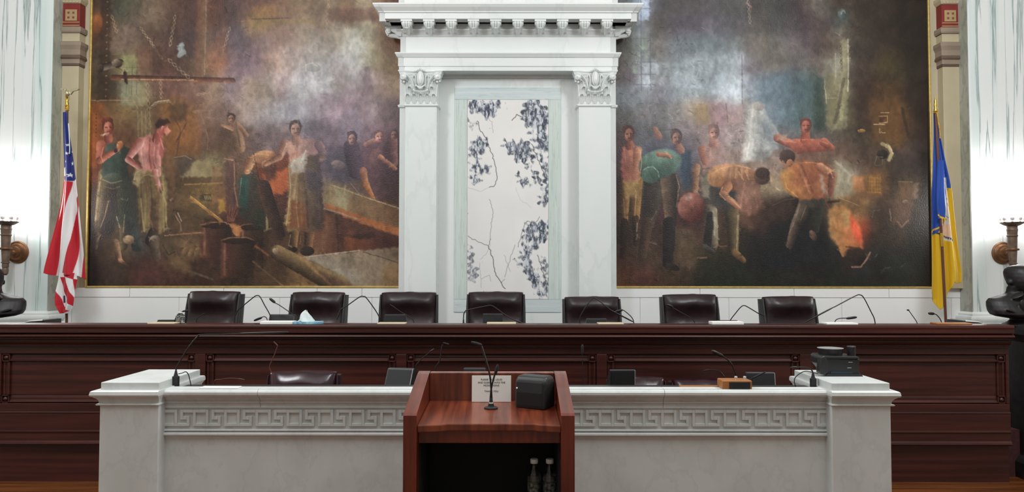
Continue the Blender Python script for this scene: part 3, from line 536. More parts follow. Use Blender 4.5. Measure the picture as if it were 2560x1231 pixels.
def paint_foundry():
    """oil painting right of the marble surround: men tending a crucible in a dark foundry"""
    c = Canvas(1536, -66, 2330, 722, 1.5, 4)
    c.field(parse('''1550,60:75,70,62 1570,20:95,100,105 1605,20:170,185,205 1640,20:75,70,75 1690,15:72,68,66 1740,20:75,68,70 1800,20:80,75,78 1850,25:75,72,70 1890,20:70,66,60 1940,15:62,60,58 1970,10:65,60,60 2000,20:60,45,48 2040,15:120,108,95 2065,20:95,95,95 2090,15:68,50,38 2130,20:72,62,52 2170,30:62,50,40 2220,20:60,48,40 2270,20:45,34,26 2315,20:40,28,20
1550,110:78,72,65 1605,80:130,135,140 1650,60:85,78,72 1690,60:88,78,88 1740,60:88,78,92 1800,70:92,88,96 1850,60:88,82,88 1890,70:78,72,66 1940,60:75,72,70 1980,60:80,75,74 2020,60:70,55,60 2060,60:75,60,58 2110,50:90,100,98 2150,70:70,60,50 2220,70:55,44,36 2290,70:42,32,25
1560,140:85,80,75 1605,130:130,140,132 1650,120:105,95,90 1690,120:105,112,118 1740,110:95,105,112 1790,110:100,110,116 1840,110:112,118,120 1880,110:110,100,92 1920,110:105,98,88 1960,110:100,98,95 2000,110:100,85,95 2040,110:85,70,70 2080,110:85,72,60 2113,90:120,110,98 2150,130:70,60,52 2200,130:65,54,45 2270,130:50,40,32 2315,130:38,28,20
1555,190:85,78,72 1580,190:115,100,110 1615,170:170,180,185 1650,180:120,125,125 1700,170:130,140,145 1750,170:150,160,165 1800,170:150,160,168 1850,150:170,182,190 1880,170:120,110,118 1920,150:118,112,102 1960,140:120,115,108 2000,170:85,90,95 2040,170:110,98,88 2080,170:125,120,105 2110,160:150,145,130 2150,180:75,62,55 2200,170:80,65,50 2240,180:78,68,45 2290,180:58,48,38
1560,230:110,115,120 1580,250:130,140,150 1615,215:190,200,208 1650,230:120,115,125 1690,230:140,150,158 1740,220:160,172,180 1790,220:165,178,188 1830,210:200,212,220 1830,250:205,212,220 1880,220:130,138,148 1920,230:110,128,142 1960,220:105,122,138 2000,220:85,105,115 2040,220:75,92,92 2075,230:115,108,85 2110,220:130,125,95 2150,230:68,48,45 2190,230:88,62,40 2230,230:95,68,40 2280,230:58,46,38 2318,230:38,26,20
1560,290:85,85,82 1600,290:110,108,108 1650,290:120,118,120 1700,290:135,128,125 1745,280:165,140,115 1800,280:175,145,145 1850,285:170,155,150 1890,290:170,165,155 1930,290:130,140,150 1970,290:95,115,125 2010,290:90,110,112 2045,290:75,85,80 2080,290:105,100,75 2110,300:120,118,85 2150,290:65,48,42 2200,290:105,75,45 2240,300:115,82,45 2270,310:75,55,40 2315,290:40,28,22
1555,340:80,62,60 1600,340:85,85,90 1640,330:100,98,98 1720,340:120,110,115 1760,330:150,130,125 1830,330:165,145,145 1860,360:165,150,145 1910,340:150,155,160 1960,340:115,110,110 2060,340:90,85,80 2110,335:85,75,65 2150,340:70,60,50 2200,330:100,72,48 2240,340:120,85,45 2280,350:60,46,42 2318,340:38,28,22
1555,400:75,55,60 1620,400:70,80,82 1720,400:85,85,100 1760,410:130,110,105 1830,400:165,140,130 1880,420:140,120,105 1930,410:140,120,110 2000,400:125,90,75 2090,390:110,85,70 2120,400:110,88,75 2160,400:75,58,48 2200,390:85,70,55 2230,390:60,50,45 2280,400:65,52,48 2315,410:38,28,24
1550,470:60,40,38 1600,470:75,65,55 1650,460:70,65,62 1740,450:90,75,70 1800,470:65,60,60 1900,470:145,128,100 1940,460:140,122,100 2100,460:150,140,115 2130,440:150,140,120 2160,460:110,80,55 2190,460:125,85,50 2230,460:60,50,40 2280,460:75,60,45 2315,470:35,26,20
1555,540:65,48,38 1610,540:60,45,42 1660,540:75,50,50 1720,540:70,45,45 1800,550:80,60,50 1880,540:100,72,58 1920,520:70,52,45 1980,540:45,38,35 2060,540:60,50,42 2110,530:140,110,75 2150,520:120,90,60 2190,530:62,50,42 2240,520:80,60,45 2290,540:45,36,30
1555,600:55,42,35 1600,600:80,62,52 1650,600:60,45,42 1700,610:90,75,58 1760,600:80,60,50 1810,610:75,58,45 1860,610:50,42,38 1920,600:42,40,38 2000,600:38,36,36 2060,590:42,42,45 2100,570:150,110,70 2140,580:190,80,50 2180,590:55,45,38 2240,590:62,50,42 2300,600:40,36,30
1555,660:75,48,38 1600,650:72,56,48 1650,650:75,60,48 1710,650:90,72,55 1780,650:55,52,40 1850,640:45,45,38 1900,650:40,42,42 1980,650:38,38,42 2060,640:35,38,38 2120,640:50,42,38 2180,640:45,45,42 2240,650:42,44,42 2300,650:40,42,36
1560,700:95,62,42 1610,690:80,48,42 1660,700:70,52,42 1720,700:60,50,40 1780,700:48,48,38 1850,700:42,44,38 1950,700:40,42,40 2050,700:38,42,36 2150,700:42,44,44 2250,700:44,46,44 2310,700:40,36,30
1570,-50:80,80,78 1700,-50:66,62,60 1900,-50:62,58,54 2050,-50:80,70,62 2200,-50:52,42,36 2310,-50:38,27,20'''), 20, 9)
    c.C *= (1 + .10 * c.noise(46, 30, 4, 21) + .10 * c.noise(9, 14, 2, 22))[..., None]; c.G = c.C.copy(); c.T = .94 + .13 * c.noise(15, 26, 3, 51) + .06 * c.noise(4, 7, 2, 52)
    for bx in ((2080, 60, 2322, 640), (1545, 560, 2000, 712), (1545, 60, 1760, 340), (1740, 300, 2100, 520)): c.brush(420, 4, 16, 1, 3, .26, .5, bx)
    # tall window, wall and beams
    c.poly([(1600, -66), (1626, -66), (1624, 52), (1600, 52)], (182, 198, 220), 2.5, .9); c.poly([(1604, 85), (1622, 85), (1622, 130), (1604, 130)], (150, 168, 150), 4, .6)
    for (x0, y0) in ((1608, 160), (1608, 192), (1630, 160)): c.poly([(x0, y0), (x0 + 17, y0), (x0 + 17, y0 + 26), (x0, y0 + 26)], (196, 206, 216), 2.5, .7)
    c.poly([(1583, 165), (1594, 165), (1594, 186), (1583, 186)], (160, 180, 158), 2, .7)
    for x in (1604, 1627): c.line([(x, -60), (x, 228)], 2, (92, 100, 122), 1, .7)
    for y in (22, 98, 128, 157, 188, 214): c.line([(1582, y), (1640, y)], 2, (96, 104, 124), 1, .55)
    c.poly([(1858, 120), (1900, 100), (2000, 105), (2060, 160), (2060, 200), (1990, 175), (1920, 170), (1870, 180)], (112, 102, 96), 8, .5)
    c.line([(1857, 140), (1857, 262)], 2.5, (98, 92, 106), 1.5, .8)
    c.chain((1874, 0), (1878, 60), (176, 150, 140), 5); c.line([(1880, 8), (1882, 30)], 4, (136, 80, 80), 2, .6)
    c.poly([(1890, 190), (1985, 185), (2040, 170), (2062, 210), (2066, 320), (1900, 320)], (104, 124, 140), 12, .45, (62, 86, 82)); c.poly([(2040, 180), (2062, 205), (2066, 325), (2034, 325)], (56, 72, 66), 5, .7)
    c.poly([(2066, 190), (2095, 185), (2098, 325), (2068, 325)], (132, 124, 92), 4, .7); c.line([(2064, 200), (2068, 262)], 2, (196, 190, 160), 1, .7); c.line([(2066, 248), (2092, 247)], 2, (186, 180, 146), 1, .7); c.line([(2092, 135), (2092, 195)], 2, (176, 168, 146), 1, .7)
    c.poly([(2106, 100), (2126, 100), (2124, 180), (2118, 325), (2084, 325), (2100, 240)], (152, 146, 112), 3, .8); c.line([(2124, 100), (2124, 180), (2122, 230)], 3, (212, 205, 180), 1, .85); c.chain((2105, 108), (2108, 180), (78, 70, 60), 8)
    c.line([(2112, 200), (2100, 262), (2088, 310)], 8, (96, 86, 70), 2, .8); c.line([(2108, 265), (2104, 300)], 9, (178, 174, 126), 2, .7)
    c.ell(2112, 36, 12, 14, 0, (130, 150, 150), (70, 84, 82), a=.7); c.line([(2108, 36), (2110, 28), (2117, 28), (2120, 34)], 3, (196, 200, 196), 1, .7); c.ell(2114, 78, 10, 14, 0, (138, 128, 114), (92, 80, 70), a=.6)
    c.poly([(2126, -66), (2330, -66), (2330, 380), (2150, 330), (2126, 300)], (46, 36, 28), 20, .30)
    c.poly([(2190, 250), (2260, 240), (2262, 350), (2190, 350)], (116, 80, 44), 16, .5); c.ell(2230, 165, 34, 40, 0, (92, 82, 42), (64, 52, 36), soft=.7, a=.6)
    for a in (((2204, 284), (2224, 284)), ((2186, 313), (2214, 313)), ((2200, 324), (2200, 334), (2214, 334)), ((2198, 293), (2220, 292), (2220, 308), (2200, 310))): c.line(a, 2, (204, 176, 130), 1, .8)
    c.poly([(2201, 295), (2212, 295), (2212, 308), (2201, 308)], (70, 44, 32), 1.5, .8); c.ell(2155, 329, 10, 4, 0, (206, 156, 84), (140, 96, 50)); c.line([(2258, 275), (2272, 345)], 8, (52, 44, 34), 2, .8); c.ell(2290, 395, 40, 42, 0, (80, 66, 60), (44, 36, 32), soft=.4, a=.7)
    c.line([(2206, 362), (2222, 368), (2230, 385), (2222, 402)], 9, (186, 166, 120), 3, .9); c.line([(2212, 362), (2226, 370), (2232, 385)], 3, (224, 208, 160), 1, .8); c.ell(2206, 388, 14, 12, 0, (60, 52, 46), (36, 30, 28)); c.line([(2186, 412), (2192, 395), (2206, 395), (2206, 414), (2188, 414)], 2, (128, 116, 100), 1, .7)
    # back wall with brick stripe and pale patches
    c.poly([(1738, 268), (1770, 262), (1775, 312), (1742, 312)], (186, 152, 104), 5, .7); c.poly([(1775, 262), (1812, 255), (1858, 268), (1856, 312), (1780, 315)], (180, 138, 140), 7, .6); c.line([(1816, 262), (1820, 308)], 2, (92, 70, 74), 1, .8); c.poly([(1818, 272), (1856, 270), (1856, 310), (1820, 312)], (188, 160, 158), 4, .6)
    # men at the left
    c.limb((1563, 455), (1560, 555), 14, 9, (168, 128, 72), (74, 52, 38)); c.limb((1590, 455), (1588, 545), 17, 11, (172, 132, 76), (82, 58, 40)); c.limb((1588, 548), (1590, 610), 9, 7, (92, 70, 54), (46, 36, 30)); c.limb((1560, 556), (1556, 640), 9, 8, (64, 48, 38), (40, 30, 26))
    c.poly([(1556, 372), (1580, 362), (1604, 375), (1602, 420), (1594, 462), (1558, 460), (1552, 420)], (168, 96, 84), 3, 1, (196, 132, 100)); c.limb((1594, 378), (1590, 412), 11, 8, (218, 152, 112), (140, 82, 66)); c.poly([(1558, 455), (1596, 452), (1594, 492), (1562, 500)], (176, 140, 84), 4, .9)
    c.limb((1572, 352), (1574, 368), 8, 11, (176, 104, 84), (110, 58, 50)); c.ell(1572, 338, 12, 18, 0, (208, 138, 106), (118, 62, 54)); c.ell(1570, 324, 13, 8, 0, (92, 54, 48), (64, 40, 38)); c.line([(1566, 336), (1577, 336)], 2, (104, 56, 48), 1, .8); c.line([(1568, 348), (1576, 348)], 1.5, (120, 56, 48), 1, .8)
    c.limb((1638, 325), (1648, 345), 6, 8, (206, 142, 118), (140, 92, 80)); c.poly([(1600, 360), (1660, 345), (1690, 370), (1650, 395), (1605, 395)], (92, 88, 108), 8, .6)
    c.limb((1640, 455), (1620, 560), 30, 15, (84, 76, 66), (54, 48, 44)); c.limb((1672, 450), (1676, 560), 22, 14, (120, 98, 78), (56, 48, 46), -1); c.limb((1672, 560), (1668, 660), 16, 13, (52, 48, 50), (36, 34, 36)); c.ell(1680, 668, 18, 8, .4, (60, 50, 46), (36, 34, 34)); c.limb((1618, 560), (1604, 640), 14, 11, (96, 76, 62), (56, 44, 40))
    c.poly([(1700, 370), (1728, 380), (1730, 465), (1708, 478), (1700, 440)], (64, 86, 104), 4, .95, (52, 64, 78)); c.poly([(1660, 370), (1705, 362), (1705, 400), (1665, 400)], (88, 88, 112), 6, .8)
    c.ell(1650, 412, 54, 36, -.2, (122, 154, 136), (62, 88, 78), -1.2); c.ell(1626, 440, 23, 21, 0, (92, 124, 110), (66, 92, 82)); c.line([(1608, 428), (1618, 421), (1634, 421), (1645, 432), (1647, 445)], 2.5, (160, 190, 170), 1, .8); c.ell(1660, 400, 26, 9, -.2, (148, 180, 158), (104, 138, 120), soft=.6, a=.6)
    c.limb((1646, 388), (1676, 394), 7, 5, (206, 142, 112), (136, 84, 66)); c.line([(1664, 382), (1680, 398)], 4, (214, 150, 118), 1.5, .9); c.limb((1694, 362), (1702, 378), 8, 10, (196, 138, 112), (124, 80, 70)); c.ell(1692, 347, 12, 17, -.1, (204, 146, 122), (116, 78, 74)); c.ell(1688, 332, 13, 8, -.1, (84, 66, 64), (70, 56, 58))
    c.line([(1684, 347), (1696, 346)], 2, (104, 66, 60), 1, .8)
    c.ell(1727, 520, 34, 36, 0, (186, 122, 104), (86, 42, 38)); c.ell(1721, 498, 8, 6, 0, (230, 200, 192), (190, 140, 126), soft=.7, a=.85); c.limb((1742, 420), (1737, 480), 9, 7, (206, 156, 116), (126, 84, 64)); c.poly([(1750, 440), (1780, 430), (1772, 490), (1752, 480)], (146, 130, 112), 4, .8)
    # standing pale man, bending man
    c.poly([(1750, 372), (1775, 358), (1812, 362), (1815, 425), (1756, 432)], (188, 138, 120), 4, .9, (168, 140, 136)); c.limb((1754, 376), (1762, 408), 10, 8, (196, 130, 106), (128, 80, 68)); c.limb((1784, 345), (1784, 362), 9, 12, (196, 142, 122), (150, 104, 94)); c.ell(1784, 334, 13, 18, 0, (206, 150, 128), (142, 96, 88)); c.ell(1784, 320, 13, 7, 0, (140, 104, 96), (120, 88, 84)); c.line([(1778, 334), (1790, 334)], 2, (130, 84, 76), 1, .7); c.line([(1756, 425), (1808, 420)], 4, (120, 96, 88), 2, .7)
    c.limb((1775, 530), (1782, 610), 17, 12, (160, 150, 122), (58, 52, 48), 1); c.limb((1775, 540), (1765, 620), 9, 10, (52, 50, 50), (40, 38, 40)); c.limb((1828, 530), (1832, 628), 18, 12, (132, 112, 78), (52, 48, 40), 1); c.line([(1845, 540), (1840, 600)], 4, (176, 160, 120), 2, .8); c.line([(1782, 530), (1785, 590), (1795, 600)], 5, (170, 166, 146), 3, .7)
    c.limb((1760, 620), (1782, 632), 9, 5, (96, 94, 92), (40, 40, 42)); c.limb((1835, 632), (1856, 652), 9, 7, (160, 124, 80), (90, 66, 46)); c.line([(1780, 605), (1800, 618), (1815, 616)], 3, (160, 110, 84), 1.5, .7)
    c.poly([(1756, 440), (1790, 430), (1836, 475), (1840, 520), (1800, 530), (1765, 505)], (78, 74, 70), 4, 1, (58, 58, 56)); c.poly([(1752, 446), (1775, 436), (1772, 500), (1756, 492)], (150, 138, 116), 4, .8)
    c.ell(1834, 446, 66, 34, .12, (218, 156, 108), (120, 76, 58), -2); c.ell(1790, 446, 22, 24, .3, (222, 164, 104), (176, 116, 74), a=.8)
    for k in range(4): c.line([(1822 + 13 * k, 420), (1818 + 15 * k, 450)], 4, (150, 98, 74), 3, .5); c.line([(1828 + 13 * k, 420), (1824 + 15 * k, 448)], 3, (226, 170, 128), 2, .5)
    c.limb((1818, 468), (1806, 488), 13, 9, (214, 146, 100), (140, 86, 64)); c.limb((1808, 488), (1845, 520), 9, 6, (212, 150, 110), (136, 88, 68)); c.poly([(1840, 455), (1895, 452), (1908, 520), (1870, 545), (1840, 520)], (158, 110, 92), 6, .85, (140, 96, 82)); c.line([(1860, 460), (1850, 520)], 4, (188, 136, 114), 3, .6); c.line([(1885, 480), (1892, 520)], 4, (180, 130, 112), 3, .5)
    c.ell(1905, 442, 21, 22, .2, (118, 82, 66), (62, 44, 40)); c.line([(1922, 430), (1928, 455)], 5, (196, 150, 112), 2.5, .7); c.ell(1906, 436, 18, 14, 0, (66, 48, 44), (52, 38, 36))
    # white-shirted man and the man reaching across
    c.poly([(1866, 275), (1884, 258), (1908, 262), (1924, 300), (1948, 330), (1944, 372), (1910, 402), (1852, 408), (1864, 340)], (214, 210, 200), 3.5, .95, (168, 174, 176)); c.line([(1884, 266), (1876, 340), (1866, 400)], 5, (228, 224, 214), 3, .6); c.poly([(1895, 300), (1924, 305), (1932, 350), (1905, 352)], (122, 136, 146), 8, .7); c.line([(1895, 290), (1912, 345)], 4, (178, 172, 150), 3, .6); c.poly([(1885, 380), (1925, 378), (1920, 405), (1888, 410)], (118, 118, 116), 6, .7); c.ell(1898, 268, 14, 12, 0, (182, 172, 158), (150, 130, 122), a=.7)
    c.limb((1944, 348), (1990, 368), 10, 11, (212, 126, 96), (140, 74, 60)); c.limb((1995, 366), (2060, 366), 18, 16, (200, 108, 84), (134, 70, 58)); c.limb((2060, 358), (2080, 372), 11, 7, (206, 116, 90), (130, 68, 56)); c.poly([(1940, 352), (1955, 338), (1968, 340), (1960, 356)], (196, 162, 140), 3, .8)
    c.limb((2014, 335), (2014, 352), 10, 13, (200, 104, 78), (140, 70, 56)); c.ell(2015, 317, 13, 17, 0, (206, 112, 88), (132, 62, 54)); c.ell(2015, 305, 13, 7, 0, (110, 56, 52), (90, 46, 46)); c.line([(2005, 322), (2026, 322)], 2.5, (90, 44, 42), 1, .8)
    # crucible man and crucible
    c.poly([(1898, 545), (1925, 518), (1968, 500), (2000, 510), (2040, 520), (2062, 560), (2070, 722), (1860, 722), (1870, 620)], (40, 36, 36), 7, .85)
    c.poly([(1870, 545), (1930, 515), (1980, 500), (1990, 520), (1960, 560), (1900, 590)], (74, 52, 44), 5, .8); c.poly([(1920, 560), (2010, 540), (2060, 570), (2072, 660), (1900, 680)], (36, 37, 40), 8, .8)
    c.limb((2016, 505), (1988, 565), 19, 13, (132, 112, 92), (52, 46, 42), -1); c.limb((1986, 568), (1972, 615), 13, 9, (124, 100, 86), (54, 44, 42), -1); c.limb((2040, 505), (2034, 575), 20, 12, (60, 60, 52), (36, 38, 36)); c.ell(2030, 590, 8, 14, -.5, (146, 108, 92), (80, 58, 50)); c.poly([(1998, 488), (2060, 486), (2056, 520), (2000, 524)], (96, 84, 74), 4, .9, (52, 50, 46))
    c.poly([(1954, 440), (1975, 412), (2010, 404), (2058, 410), (2084, 428), (2082, 470), (2056, 498), (1996, 502), (1962, 478)], (206, 140, 74), 3.5, 1, (140, 76, 60)); c.ell(2010, 440, 36, 30, .2, (186, 108, 76), (140, 76, 56), soft=.6, a=.7); c.line([(1996, 418), (2010, 450), (2024, 486)], 5, (212, 144, 104), 3, .7); c.line([(2004, 416), (2018, 450), (2032, 486)], 4, (110, 60, 46), 3, .6); c.ell(1968, 450, 18, 28, -.2, (216, 152, 78), (170, 106, 58), soft=.5, a=.7)
    c.limb((2050, 420), (2080, 440), 11, 11, (214, 150, 108), (132, 76, 58)); c.limb((2082, 442), (2074, 488), 11, 7, (166, 100, 80), (100, 58, 48)); c.poly([(2048, 440), (2056, 440), (2064, 484), (2054, 486)], (170, 150, 132), 2.5, .8)
    c.ell(1968, 394, 20, 18, 0, (92, 66, 62), (52, 40, 42)); c.ell(1974, 410, 8, 10, .3, (206, 140, 96), (130, 80, 60)); c.line([(1956, 405), (1966, 422)], 5, (176, 122, 92), 2, .8)
    c.line([(2062, 500), (2072, 525), (2076, 560)], 4, (120, 66, 60), 2, .8); c.line([(2068, 508), (2096, 504)], 6, (56, 42, 36), 2, .9)
    # steam, fire, racks at the right
    c.poly([(2080, 400), (2100, 395), (2140, 440), (2130, 480), (2090, 490), (2088, 440)], (168, 160, 136), 9, .6); c.line([(2088, 406), (2125, 440)], 5, (196, 190, 174), 4, .5); c.poly([(2095, 500), (2160, 480), (2160, 540), (2120, 530)], (130, 96, 60), 4, .7); c.line([(2096, 496), (2145, 516)], 2, (190, 150, 100), 1, .7)
    c.poly([(2068, 530), (2085, 515), (2120, 522), (2145, 560), (2154, 610), (2150, 632), (2120, 618), (2108, 640), (2090, 615), (2072, 590)], (186, 140, 84), 4, .95, (206, 110, 66)); c.poly([(2100, 530), (2118, 528), (2126, 560), (2108, 570)], (190, 164, 104), 6, .7); c.poly([(2122, 540), (2132, 548), (2150, 580), (2150, 606), (2136, 600), (2124, 570)], (232, 92, 60), 4, .95); c.line([(2080, 570), (2110, 590)], 10, (170, 110, 60), 6, .6); c.line([(2096, 620), (2104, 640)], 7, (206, 140, 84), 2, .8)
    c.ell(2140, 642, 20, 22, 0, (66, 48, 42), (40, 34, 32)); c.line([(2126, 668), (2148, 668), (2162, 650), (2172, 632)], 4, (190, 138, 112), 1.5, .8); c.line([(2112, 618), (2148, 622)], 4, (92, 58, 44), 2, .8)
    c.poly([(2130, 445), (2158, 442), (2160, 480), (2132, 478)], (196, 124, 74), 6, .8); c.poly([(2165, 440), (2202, 442), (2200, 486), (2166, 484)], (150, 106, 54), 2.5, .9)
    for k in range(5): c.line([(2169 + 7 * k, 443), (2168 + 7 * k, 482)], 1.2, (90, 60, 34), 1, .6); c.line([(2166, 446 + 9 * k), (2200, 447 + 9 * k)], 1.2, (196, 150, 84), 1, .6)
    c.poly([(2246, 456), (2282, 458), (2282, 500), (2246, 500)], (102, 74, 48), 3, .8); c.line([(2244, 456), (2280, 457)], 2, (128, 124, 74), 1, .8); c.poly([(2282, 460), (2296, 460), (2290, 498), (2282, 498)], (140, 114, 92), 3, .7); c.poly([(2226, 500), (2282, 505), (2272, 560), (2228, 560)], (100, 74, 56), 4, .7); c.ell(2262, 506, 8, 5, 0, (150, 124, 100), (90, 66, 52)); c.line([(2222, 525), (2226, 555)], 3, (160, 140, 122), 1, .8); c.line([(2240, 555), (2252, 570), (2268, 553)], 4, (150, 112, 90), 2, .7); c.line([(2178, 545), (2182, 528), (2198, 526)], 2, (120, 108, 94), 1, .7)
    c.line([(2198, 684), (2206, 672), (2222, 668)], 3, (92, 90, 88), 1.5, .7); c.line([(2245, 670), (2258, 660)], 2.5, (96, 92, 88), 1, .7); c.line([(2182, 645), (2190, 636)], 2.5, (120, 112, 106), 1, .7)
    c.poly([(1745, 650), (1800, 640), (1860, 670), (2080, 690), (2330, 680), (2330, 722), (1720, 722)], (44, 46, 36), 10, .6); c.poly([(2300, 380), (2330, 380), (2330, 722), (2312, 722)], (32, 22, 16), 6, .8)
    c.poly([(1690, 608), (1760, 612), (1770, 640), (1690, 650)], (96, 80, 58), 8, .5); c.line([(1742, 646), (1764, 645)], 4, (170, 128, 98), 1.5, .8); c.line([(1620, 606), (1640, 612)], 3, (140, 112, 96), 1.5, .7); c.line([(1592, 560), (1590, 600)], 3, (196, 180, 168), 1, .6)
    for p, w, q in (([(1560, 375), (1566, 420)], 2, (206, 140, 108)), ([(1600, 378), (1604, 410), (1598, 450)], 2.4, (222, 160, 118)), ([(1584, 460), (1590, 490), (1586, 540)], 2.4, (196, 158, 100)), ([(1558, 500), (1562, 548)], 2.4, (176, 136, 84)), ([(1690, 440), (1698, 470), (1690, 520)], 2.4, (176, 146, 116)), ([(1640, 530), (1628, 552)], 2, (140, 116, 100)), ([(1772, 440), (1800, 424), (1840, 416), (1876, 424)], 3, (232, 176, 126)), ([(1846, 432), (1858, 452)], 2.4, (232, 178, 136)), ([(1862, 430), (1872, 452)], 2.4, (226, 170, 130)), ([(1806, 470), (1798, 486), (1812, 502)], 2.4, (230, 170, 124)), ([(1826, 500), (1848, 520)], 2.4, (226, 168, 126)), ([(1842, 540), (1844, 590), (1838, 624)], 2.4, (188, 170, 126)), ([(1786, 545), (1784, 590)], 2.4, (196, 188, 164)), ([(1958, 440), (1966, 472), (1992, 494)], 3, (226, 160, 84)), ([(2000, 410), (2030, 408), (2056, 414)], 2.4, (222, 154, 112)), ([(2056, 416), (2074, 428), (2082, 446)], 3, (232, 172, 130)), ([(1998, 512), (1984, 556), (1970, 586)], 2.4, (166, 146, 122)), ([(2014, 516), (2000, 552)], 2, (150, 128, 104)), ([(1950, 350), (1966, 356), (1990, 358)], 2.4, (232, 148, 116)), ([(2006, 352), (2030, 352)], 2.4, (222, 132, 104)), ([(2050, 354), (2070, 362)], 2.4, (226, 140, 110)), ([(1930, 516), (1960, 502), (1986, 498)], 2, (120, 92, 72)), ([(1562, 688), (1568, 686), (1574, 690), (1584, 687)], 1.6, (44, 34, 28)), ([(1566, 700), (1574, 698), (1572, 708)], 1.4, (44, 34, 28))): c.line(p, w, q, 1.4, .7)
    c.head(1572, 337, 12.5, 19, (208, 138, 108), (116, 64, 56), (72, 44, 40), .2); c.head(1691, 346, 13, 18, (204, 148, 124), (114, 78, 74), (74, 58, 60), .4); c.head(1785, 334, 13, 18, (204, 150, 130), (142, 98, 90), (122, 90, 86), .1); c.head(2015, 316, 13, 18, (208, 118, 92), (134, 66, 56), (96, 48, 46), .1)
    gl = .12 * np.exp(-(((c.X - 1790)**2 + (c.Y - 215)**2) / 22000)); c.C *= (1 - gl)[..., None]  # tones down the painted sheen where the gloss itself shines
    n = c.noise(80, 60, 4, 29); sm = np.exp(-(((c.X - 1790)**2) / 11000 + ((c.Y - 205)**2) / 4200)) * np.clip(.26 + .75 * n, 0, .7)  # pale veil over the back wall: smoke plus painted lamp sheen
    c.C = c.C * (1 - sm[..., None]) + np.array((206, 216, 224)) * sm[..., None]
    c.T = None; c.glaze(.12); c.brush(3000, 5, 20, 1.5, 4.5, .07, .45); c.brush(900, 3, 8, 1, 2, .14, .4)
    return c

